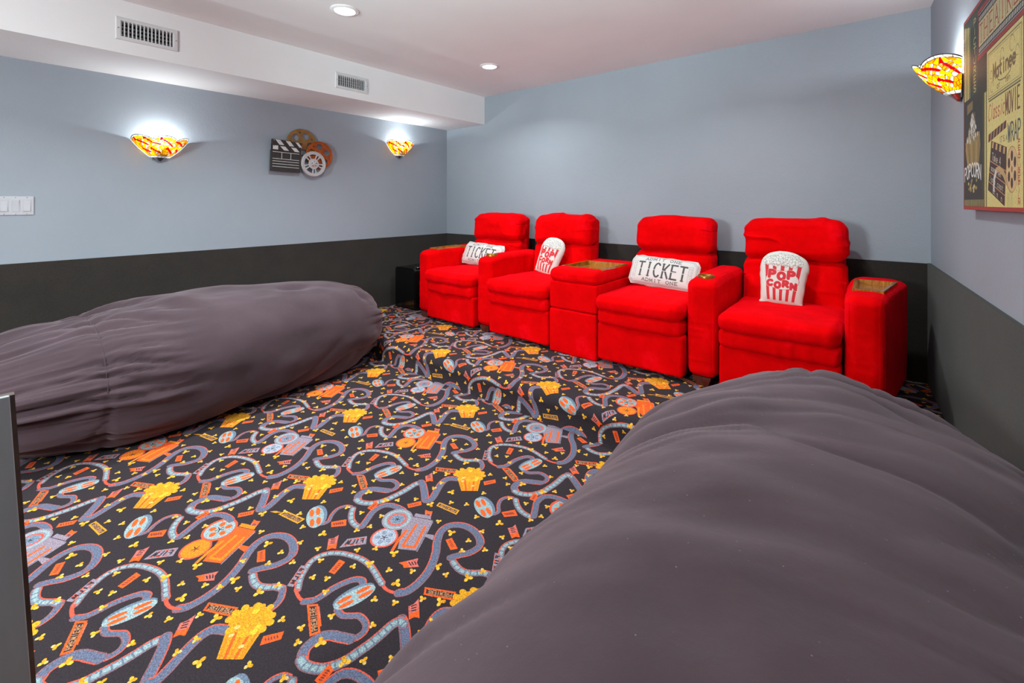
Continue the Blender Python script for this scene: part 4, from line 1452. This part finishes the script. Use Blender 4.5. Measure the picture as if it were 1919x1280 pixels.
def sconce(label, org, out, along, W, H, D, bulb_w):
    """org: point on the wall under the middle of the shade; out: into the room; along: along the wall"""
    out, along = Vector(out).normalized(), Vector(along).normalized()
    org = Vector(org)
    t = thing('wall_sconce', label, 'wall lamp', tuple(org), 'stained glass wall sconces')
    def S(a, h, off=0.0):
        phi = -PI / 2 + PI * a / AW
        v = h / SH
        lob = abs(math.cos((phi + math.radians(78)) * 180 / 53 / 2 * 1.0)) if False else 0
        bounds = (-90, -25, 28, 90)
        ph = math.degrees(phi)
        for b0, b1 in zip(bounds[:-1], bounds[1:]):
            if b0 - .01 <= ph <= b1 + .01:
                lob = math.sin(PI * (ph - b0) / (b1 - b0))
        prof_ = .27 + .73 * v ** .85 + .06 * math.sin(PI * v)
        bulge = 1 + .07 * lob * v
        r_al = W / 2 * prof_ * bulge + off
        r_out = D * prof_ * bulge + off
        z = .015 + (H - .015) * (v - (.19 * (1 - lob ** .7) - .03) * v ** 2)
        return org + along * (math.sin(phi) * r_al) + out * (math.cos(phi) * r_out + .004) + Vector((0, 0, z))
    def patch(poly):
        """subdivide long edges so panes follow the curve"""
        q = []
        n = len(poly)
        for i in range(n):
            a, b = poly[i], poly[(i + 1) % n]
            m = max(1, int(np.hypot(*(b - a)) / .016))
            q += [a + (b - a) * k / m for k in range(m)]
        return q
    came = []
    seen = set()
    for kind, poly in CELLS:
        ins = shrink(poly, .0014)
        n = len(poly)
        for i in range(n):
            a, b = poly[i], poly[(i + 1) % n]
            key = tuple(sorted((tuple(np.round(a, 4)), tuple(np.round(b, 4)))))
            if key in seen or np.hypot(*(b - a)) < .001:
                continue
            seen.add(key)
            m = max(1, int(np.hypot(*(b - a)) / .02))
            came.append(tube([tuple(S(*(a + (b - a) * k / m), .0008)) for k in range(m + 1)], .00125, 4))
        if not ins:
            continue
        q = patch(ins)
        c = np.mean(ins, 0)
        V = [tuple(S(*p, .0015)) for p in q] + [tuple(S(*p, -.0012)) for p in q] + [tuple(S(*c, .0024)), tuple(S(*c, -.0012))]
        k = len(q)
        F = [(i, (i + 1) % k, 2 * k) for i in range(k)] + [(k + (i + 1) % k, k + i, 2 * k + 1) for i in range(k)]
        F += [(i, k + i, k + (i + 1) % k, (i + 1) % k) for i in range(k)]
        m = G_R if kind == 'r' else G_W if kind == 'w' else G_Y[int(c[0] * 977 + c[1] * 3331) % 3]
        mesh_obj('glass_pane', V, F, m, t)
    mesh_obj('lead_came', *join(came), M_LEAD, t)['kind'] = 'stuff'
    rim = [tuple(S(AW * k / 90, SH, .001)) for k in range(91)]
    mesh_obj('rim', *tube(rim, .0022, 6), M_LEAD, t, smooth=True)
    # foot cap and wall plate
    prof2 = [(.004, -.018), (.012, -.016), (.020, -.006), (.034, .008), (.040, .016)]
    m = 20
    V, F = [], []
    for r, h in prof2:
        for k in range(m + 1):
            a = -PI / 2 + PI * k / m
            V.append(tuple(org + along * (math.sin(a) * r * 1.15) + out * (math.cos(a) * r + .004) + Vector((0, 0, h))))
    for i in range(len(prof2) - 1):
        for k in range(m):
            F.append((i * (m + 1) + k, i * (m + 1) + k + 1, (i + 1) * (m + 1) + k + 1, (i + 1) * (m + 1) + k))
    F.append(tuple((len(prof2) - 1) * (m + 1) + k for k in range(m + 1)))
    mesh_obj('foot_cap', V, F, M_CHROME, t, smooth=True, sharp=50)
    pl = [(-.045, -.004), (.045, -.004), (.055, .05), (.045, .11), (-.045, .11), (-.055, .05)]
    V, F = prism(pl, lambda a, h: tuple(org + along * a + out * .001 + Vector((0, 0, h))), lambda a, h: tuple(org + along * a + out * .006 + Vector((0, 0, h))))
    mesh_obj('back_plate', V, F, M_CHROME, t)
    bc = org + out * (D * .42) + Vector((0, 0, H * .62))
    mesh_obj('socket', *tube([tuple(org + out * .005 + Vector((0, 0, H * .40))), tuple(org + out * (D * .42) + Vector((0, 0, H * .38))), tuple(bc - Vector((0, 0, .022)))], .009, 10), M_CHROME, t, smooth=True)
    mesh_obj('bulb', *lathe([(.006, -.022), (.011, -.015), (.016, -.002), (.014, .012), (.007, .020), (.001, .022)], tuple(bc), m=16), M_BULB, t, smooth=True)
    lamp('sconce_lamp', 'POINT', tuple(bc + Vector((0, 0, .036))), bulb_w, (.90, .98, 1), .012)
sconce('stained glass sconce on the left wall nearer the camera, by the clapperboard art', (.0, -2.908, 1.622), (1, 0, 0), (0, 1, 0), .335, .165, .150, 5.8)
sconce('stained glass sconce on the left wall near the back corner', (.0, -.728, 1.812), (1, 0, 0), (0, 1, 0), .335, .175, .150, 5.8)
ys_ = -.885
sconce('stained glass sconce on the right wall beside the movie poster', (xr(ys_), ys_, 1.792), (-1, .056, 0), (-.056, -1, 0), .345, .175, .158, 8.5)

sconce('added unseen stained glass sconce on the right wall beyond the poster, beside the camera', (xr(-2.95), -2.95, 1.63), (-1, .056, 0), (-.056, -1, 0), .335, .175, .150, 16.0)  # out of view, added to brighten the ceiling
sconce('added unseen stained glass sconce on the left wall in the front part of the room', (.0, -5.0, 1.622), (1, 0, 0), (0, 1, 0), .335, .165, .150, 5.8)  # unseen too, added for more neutral light overhead

# ------------------------------------------------------------------ clapperboard and film reel wall art
M_CB = plain('charcoal_painted_metal', lin(50, 48, 46), .5, .2, var=.2, nscale=40)
M_CW = plain('white_painted_metal', lin(205, 206, 208), .5, var=.04, bump=0)
M_GOLD = plain('antique_gold_metal', lin(150, 112, 62), .4, .45, var=.2, nscale=30)
M_COPPER = plain('copper_orange_metal', lin(176, 84, 26), .3, .5, var=.3, nscale=24)
M_SILV = plain('pale_silver_metal', lin(196, 196, 198), .38, .4, var=.05, nscale=30)
M_BRASS = plain('brass_rivet', lin(190, 150, 80), .3, .8, var=.05, bump=0)
art = thing('wall_art', 'metal clapperboard with gold, copper and silver film reels on the left wall', 'wall art', (0, -1.86, 1.72))
def on_wall(y, z, x, cy=-1.992, cz=1.722, deg=-1.5):
    a = math.radians(deg)
    return (x, cy + y * math.cos(a) - z * math.sin(a), cz + y * math.sin(a) + z * math.cos(a))
def slab(name, poly, xa, xb, mat, parent, **k):
    V, F = prism(poly, lambda y, z: on_wall(y, z, xa), lambda y, z: on_wall(y, z, xb))
    return (sub if parent is not art else mesh_obj)(name, V, F, mat, parent, **k)
HW, HH = .128, .142
board = slab('clapperboard', [(-HW - .006, -HH), (HW, -HH), (HW, .046), (-HW - .006, .046)], .030, .052, M_CB, art)
slab('hinge_block', [(-HW, .045), (-HW + .075, .045), (-HW + .105, HH), (-HW, HH)], .030, .054, M_CB, art)
arm_ = slab('clap_arm', [(-HW + .06, .094), (HW + .002, .088), (HW + .002, HH - .008), (-HW + .06, HH)], .034, .056, M_CB, art)
arm2 = slab('lower_arm', [(-HW, .046), (HW, .040), (HW, .090), (-HW, .096)], .032, .055, M_CB, art)
def stripe(par, y0, z0, y1, z1, wd, sl, x):
    sub('stripe', *prism([(y0, z0), (y0 + wd, z0), (y1 + wd, z1), (y1, z1)], lambda y, z: on_wall(y, z, x - .002), lambda y, z: on_wall(y, z, x + .0015)), M_CW, par)
for k in range(3):
    y0 = -.066 + .088 * k
    stripe(arm_, y0, .0955 - k * .002, y0 - .036, HH - .003 - k * .0025, .040 if k < 2 else .026, 0, .056)
for k in range(3):
    y0 = -.122 + .096 * k
    stripe(arm2, y0, .051 - k * .002, y0 - .0 if k == 0 else y0 - .034, .086 - k * .002, .044, 0, .055)
for yy, zz, ln, vert in ((-.004, .030, .118, 0), (-.004, -.030, .118, 0), (-.004, -.052, .118, 0), (-.004, -.076, .118, 0), (-.004, -.100, .118, 0), (-.043, 0, .030, 1), (.037, 0, .030, 1)):
    p = [(yy - .0022, zz - ln), (yy + .0022, zz - ln), (yy + .0022, zz + ln), (yy - .0022, zz + ln)] if vert else [(yy - ln, zz - .0022), (yy + ln, zz - .0022), (yy + ln, zz + .0022), (yy - ln, zz + .0022)]
    sub('chalk_line', *prism(p, lambda y, z: on_wall(y, z, .050), lambda y, z: on_wall(y, z, .0535)), M_CW, board)
for yy, zz in ((-.112, .132), (-.066, .126), (-.112, .082)):
    c = on_wall(yy, zz, .056)
    mesh_obj('rivet', *lathe([(.005, -.003), (.005, .001), (.002, .0025)], c, 'x', 10), M_BRASS, art, smooth=True)
def reel_mesh(name, cy, cz, R, x, mat, holes_, spokes=False, rim=True):
    """punched disc: a filled 2D curve with holes, turned into a mesh"""
    cu = bpy.data.curves.new(name, 'CURVE')
    cu.dimensions = '2D'
    cu.fill_mode = 'BOTH'
    cu.extrude = .0035
    cu.bevel_depth = .0008
    def spl(pts):
        s = cu.splines.new('POLY')
        s.points.add(len(pts) - 1)
        for p, q in zip(s.points, pts):
            p.co = (q[0], q[1], 0, 1)
        s.use_cyclic_u = True
    spl([(R * math.cos(2 * PI * k / 56), R * math.sin(2 * PI * k / 56)) for k in range(56)])
    for h in holes_:
        spl(h)
    tmp = bpy.data.objects.new(name, cu)
    COL.objects.link(tmp)
    dg = bpy.context.evaluated_depsgraph_get()
    me = tmp.evaluated_get(dg).to_mesh()
    V = [(x + v.co.z, cy + v.co.x, cz + v.co.y) for v in me.vertices]
    F = [tuple(p.vertices) for p in me.polygons]
    tmp.evaluated_get(dg).to_mesh_clear()
    bpy.data.objects.remove(tmp)
    bpy.data.curves.remove(cu)
    o = mesh_obj(name, V, F, mat, art)
    if rim:
        ringp = [(x + .003, cy + (R - .006) * math.cos(2 * PI * k / 56), cz + (R - .006) * math.sin(2 * PI * k / 56)) for k in range(56)]
        sub('rim_bead', *tube(ringp, .0035, 6, True), mat, o, smooth=True)
        hub = lathe([(.030, 0), (.030, .006), (.020, .009), (.008, .010), (.006, .012), (.001, .012)], (x + .002, cy, cz), 'x', 28)
        sub('hub', *hub, mat, o, smooth=True, sharp=40)
    return o
circ = lambda a, d, r, n=20: [(d * math.cos(math.radians(a)) + r * math.cos(2 * PI * k / n), d * math.sin(math.radians(a)) + r * math.sin(2 * PI * k / n)) for k in range(n)]
g = reel_mesh('gold_reel', -1.838, 1.848, .142, .016, M_GOLD, [circ(64 + 72 * k, .082, .034) for k in range(5)] + [circ(28 + 72 * k, .108, .011, 12) for k in range(5)])
o_ = reel_mesh('copper_reel', -1.675, 1.758, .131, .034, M_COPPER, [circ(20 + 72 * k, .078, .031) for k in range(5)] + [circ(56 + 72 * k, .100, .008, 10) for k in range(5)])
def sector(a0, a1, r0, r1, n=8):
    A = [math.radians(a0 + (a1 - a0) * k / n) for k in range(n + 1)]
    return [(r1 * math.cos(a), r1 * math.sin(a)) for a in A] + [(r0 * math.cos(a), r0 * math.sin(a)) for a in A[::-1]]
def slot(a, r0, r1, w_):
    q = []
    ca, sa = math.cos(math.radians(a)), math.sin(math.radians(a))
    for r, s in ((r0, -1), (r1 - w_, -1.35), (r1, -.7), (r1, .7), (r1 - w_, 1.35), (r0, 1)):
        q.append((r * ca - s * w_ * sa, r * sa + s * w_ * ca))
    return q
hs = []
for k in range(5):
    hs.append(sector(74 + 72 * k, 116 + 72 * k, .048, .090))
    hs.append(slot(131 + 72 * k, .050, .090, .007))
s_o = reel_mesh('silver_reel', -1.742, 1.668, .118, .052, M_SILV, hs)
back = reel_mesh('silver_reel_back', -1.742, 1.668, .116, .030, M_SILV, [circ(0, 0, .092, 40)], rim=False)
sub('spindle', *lathe([(.022, 0), (.022, .022)], (.030, -1.742, 1.668), 'x', 20), M_SILV, back, smooth=True, sharp=40)
for k in range(5):
    a = 2 * PI * k / 5 + .3
    sub('bolt', *lathe([(.0045, 0), (.004, .002), (.001, .003)], (.0665, -1.742 + .022 * math.cos(a), 1.668 + .022 * math.sin(a)), 'x', 10), M_CB, s_o, smooth=True)
bars = [box(.004, .030, -1.99, -1.98, 1.66, 1.80), box(.004, .012, -2.0, -1.66, 1.735, 1.75), box(.0005, .034, -1.80, -1.79, 1.73, 1.755), box(.0005, .030, -1.69, -1.68, 1.73, 1.755), box(.0005, .034, -1.99, -1.975, 1.70, 1.78)]
mesh_obj('mount_bars', *join(bars), M_CB, art)

# ------------------------------------------------------------------ movie poster canvas on the right wall
PW_, PH_ = 1.15, .79
def poster_image():
    cv = Canvas(PW_, PH_, 1150, (40, 44, 38))
    Z = lambda z: z - 1.272
    ink, cream, red = (52, 46, 40), (206, 194, 122), (150, 44, 34)
    rect = lambda x0, x1, z0, z1, c: cv.poly([(x0, Z(z0)), (x1, Z(z0)), (x1, Z(z1)), (x0, Z(z1))], c)
    P = lambda x0, x1, z0, z1: (lambda u, v: (x0 + (x1 - x0) * u, Z(z0 + (z1 - z0) * v)))
    # left: green-black film edge with cream stripes and the upright lettering
    rect(.01, .24, 1.70, 2.05, (52, 62, 50))
    for x, wd in ((.020, .022), (.052, .016), (.078, .018), (.106, .007)):
        rect(x, x + wd, 1.722, 2.035 - x * .25, (196, 184, 108))
    for i, ch in enumerate('PICTURES'):
        z = 2.018 - i * .037
        text(cv, ch, P(.176, .212, z - .026, z), .0055, (170, 166, 100), .0)
    rect(.24, PW_, 1.841, 2.030, red)
    rect(.250, PW_, 1.856, 2.015, (30, 32, 32))
    rect(.254, PW_, 1.8585, 1.861, (176, 180, 176))
    rect(.254, PW_, 2.009, 2.0115, (176, 180, 176))
    for k in range(60):
        x = .262 + k * .0155
        for z in (1.866, 1.984):
            rect(x, x + .0085, z, z + .016, (186, 188, 176))
    for i, ch in enumerate('THEATRE'):
        x = .258 + i * .0685
        rect(x, x + .0655, 1.887, 1.979, (186, 178, 132))
        text(cv, ch, P(x + .013, x + .053, 1.899, 1.967), .0062, (156, 62, 44), .0, .16)
    for i in range(7, 13):
        rect(.258 + i * .0685, .258 + i * .0685 + .0655, 1.887, 1.979, (186, 178, 132))
    # matinee card
    rect(.375, .770, 1.652, 1.838, cream)
    for m, wd in ((.012, .004), (.024, .0016)):
        cv.stroke([(.38 + m, Z(1.657 + m * .7)), (.765 - m, Z(1.657 + m * .7)), (.765 - m, Z(1.833 - m * .7)), (.38 + m, Z(1.833 - m * .7))], wd, (110, 100, 66), True)
    text(cv, 'Matinee', P(.455, .700, 1.722, 1.772), .0105, (112, 92, 54), .10)
    cv.stroke([P(.46, .70, 1.70, 1.72)(*q) for q in arc(.5, .9, .3, .9, 180, 360)], .004, (120, 104, 60))
    for cx_, cz_, r in ((.665, 1.790, .024), (.560, 1.785, .018), (.430, 1.745, .014), (.715, 1.755, .016), (.44, 1.70, .018)):
        cv.stroke([(q[0], Z(q[1])) for q in arc(cx_, cz_, r, r, 0, 300, 16)], .0028, (140, 124, 74))
    text(cv, 'at', P(.50, .535, 1.682, 1.702), .003, (110, 92, 54), .1)
    text(cv, 'ten', P(.59, .645, 1.684, 1.704), .003, (110, 92, 54), .1)
    # classic movie card
    rect(.375, .770, 1.284, 1.652, cream)
    cv.stroke([(.40, Z(1.657)), (.745, Z(1.657))], .005, (80, 84, 64))
    text(cv, 'Classic', lambda u, v: (.392 + .195 * u + .012 * v, Z(1.588 + .055 * v)), .0050, (170, 78, 52), .18)
    text(cv, 'MOVIE', P(.597, .738, 1.580, 1.646), .0075, (108, 66, 44), .22)
    text(cv, "IT'S A", P(.535, .612, 1.498, 1.516), .0030, (84, 78, 56), .28)
    text(cv, 'WRAP', P(.622, .745, 1.490, 1.546), .0066, (70, 78, 78), .22)
    stick = quadmap((.392, Z(1.512)), (.606, Z(1.538)), (.606, Z(1.562)), (.392, Z(1.540)))
    cv.poly([stick(0, 0), stick(1, 0), stick(1, 1), stick(0, 1)], (150, 110, 72))
    for k in range(6):
        u = .02 + k * .17
        cv.poly([stick(u, 0), stick(u + .08, 0), stick(u + .12, 1), stick(u + .04, 1)], (54, 40, 32))
    bd = quadmap((.388, Z(1.345)), (.588, Z(1.288)), (.612, Z(1.475)), (.432, Z(1.515)))
    cv.poly([bd(0, 0), bd(1, 0), bd(1, 1), bd(0, 1)], (62, 44, 34))
    cv.poly([bd(0, .86), bd(1, .86), bd(1, 1), bd(0, 1)], (66, 46, 34))
    for k in range(4):
        cv.poly([bd(.06 + k * .24, .87), bd(.17 + k * .24, .87), bd(.19 + k * .24, .99), bd(.08 + k * .24, .99)], (190, 154, 100))
    for v in (.60, .38, .18):
        cv.stroke([bd(0, v), bd(1, v)], .004, (176, 130, 86))
    cream2 = (196, 190, 170)
    text(cv, 'Take 4', lambda u, v: bd(.12 + .55 * u, .64 + .14 * v), .003, cream2, .2)
    text(cv, 'scene ten', lambda u, v: bd(.10 + .62 * u, .43 + .11 * v), .0026, cream2, .2)
    text(cv, 'late cast', lambda u, v: bd(.08 + .80 * u, .22 + .11 * v), .0026, cream2, .2)
    text(cv, 'at noon', lambda u, v: bd(.30 + .55 * u, .03 + .11 * v), .0026, cream2, .2)
    cv.stroke([(.463, Z(1.352)), (.470, Z(1.385)), (.492, Z(1.408)), (.530, Z(1.412)), (.575, Z(1.394)), (.610, Z(1.365)), (.650, Z(1.340))], .020, (186, 152, 100))
    cv.stroke([(.462, Z(1.346)), (.468, Z(1.380)), (.488, Z(1.402))], .019, (196, 198, 196))
    cv.disc((.663, Z(1.402)), .060, .072, 0, (150, 116, 76))
    cv.disc((.664, Z(1.402)), .057, .069, 0, (206, 174, 122))
    for k in range(6):
        a = PI / 2 + k * PI / 3
        cv.disc((.663 + .034 * math.cos(a), Z(1.402 + .042 * math.sin(a))), .0115, .0165, 0, (66, 46, 40))
    cv.disc((.663, Z(1.402)), .007, .010, 0, (120, 90, 60))
    for i, ch in enumerate('FEATUREFILM'):
        z = 1.486 - i * .0178
        text(cv, ch, P(.722, .742, z - .0135, z), .0036, (168, 66, 46), .0)
    for x in (.62, .635, .65, .665):
        cv.stroke([(x, Z(1.286)), (x, Z(1.330))], .002, (110, 104, 70))
    # popcorn panel
    rect(.01, .375, 1.284, 1.722, (46, 46, 38))
    for x, wd, c in ((.318, .008, (80, 80, 50)), (.340, .020, (190, 178, 100)), (.368, .007, (160, 150, 84))):
        rect(x, x + wd, 1.284, 1.700, c)
    cv.poly([(.065, Z(1.660)), (.16, Z(1.672)), (.16, Z(1.705)), (.065, Z(1.700))], (122, 104, 66))
    cv.poly([(.13, Z(1.615)), (.20, Z(1.625)), (.20, Z(1.655)), (.13, Z(1.648))], (96, 74, 50))
    cupq = quadmap((.075, Z(1.440)), (.255, Z(1.440)), (.288, Z(1.545)), (.020, Z(1.545)))
    cv.poly([cupq(0, 0), cupq(1, 0), cupq(1.0, .75), (.270, Z(1.570)), (.060, Z(1.570)), cupq(0, .75)], (140, 118, 66))
    for k in range(6):
        cv.stroke([cupq(.08 + k * .17, 0), cupq(.08 + k * .17, 1)], .010, (112, 92, 48) if k % 2 else (166, 142, 84))
    R = random.Random(4)
    for i in range(110):
        v = R.random()
        x = .155 + (R.random() - .5) * .20 * (1 - v) ** .8
        cv.disc((x, Z(1.545 + .105 * v)), .010, .007, R.random() * 3, R.choice([(186, 184, 170), (150, 146, 126), (206, 204, 192), (120, 110, 86)]))
    text(cv, 'POPCORN', lambda u, v: (.018 + .272 * u, Z(1.388 + .052 * v + .016 * math.sin(PI * u))), .0085, (206, 206, 200), .16)
    for i in range(16):
        cv.disc((.09 + .14 * R.random(), Z(1.345 + .045 * R.random())), .012, .007, 0, R.choice([(176, 160, 96), (140, 124, 70)]))
    for k in range(14):
        rect(.022 + k * .0225, .032 + k * .0225, 1.286, 1.312, (166, 158, 92))
    # right side, mostly out of view
    rect(.770, .99, 1.284, 1.841, (48, 54, 46))
    for i, ch in enumerate('ACTION'):
        z = 1.70 - i * .068
        text(cv, ch, P(.80, .87, z - .05, z), .009, (176, 160, 92), .0)
    rect(.99, 1.14, 1.284, 1.841, (182, 172, 108))
    # red edge
    for a in ((0, PW_, 1.272, 1.285), (0, PW_, 2.049, 2.062), (0, .010, 1.272, 2.062), (PW_ - .010, PW_, 1.272, 2.062)):
        rect(*a, (158, 50, 36))
    cv.grain(.05, 2, 3)
    return cv.image('poster_print')
M_POSTER = print_mat('poster_print_on_canvas', poster_image(), .5)
M_PEDGE = plain('dark_red_canvas_edge', lin(120, 34, 28), .6, var=.1, bump=0)
yp0 = -1.150
pt = thing('movie_poster', 'large canvas movie theatre poster with popcorn and clapperboard, red edge, on the right wall', 'poster', (xr(yp0 - PW_ / 2), yp0 - PW_ / 2, 1.667))
wx = lambda u, off: (xr(yp0 - u) - off, yp0 - u)
V = [(*wx(u, off), z) for off in (.003, .035) for (u, z) in ((0, 1.272), (PW_, 1.272), (PW_, 2.062), (0, 2.062))]
mesh_obj('stretcher', V, [(0, 1, 2, 3), (4, 7, 6, 5), (0, 4, 5, 1), (1, 5, 6, 2), (2, 6, 7, 3), (3, 7, 4, 0)], M_PEDGE, pt)
V = [(*wx(u, .0355), z) for (u, z) in ((0.0005, 1.2725), (PW_ - .0005, 1.2725), (PW_ - .0005, 2.0615), (.0005, 2.0615))]
mesh_obj('canvas_print', V, [(0, 3, 2, 1)], M_POSTER, pt, uv=[(0, 0), (1, 0), (1, 1), (0, 1)])

for o in bpy.data.objects:
    if '_base' in o.keys():
        del o['_base']
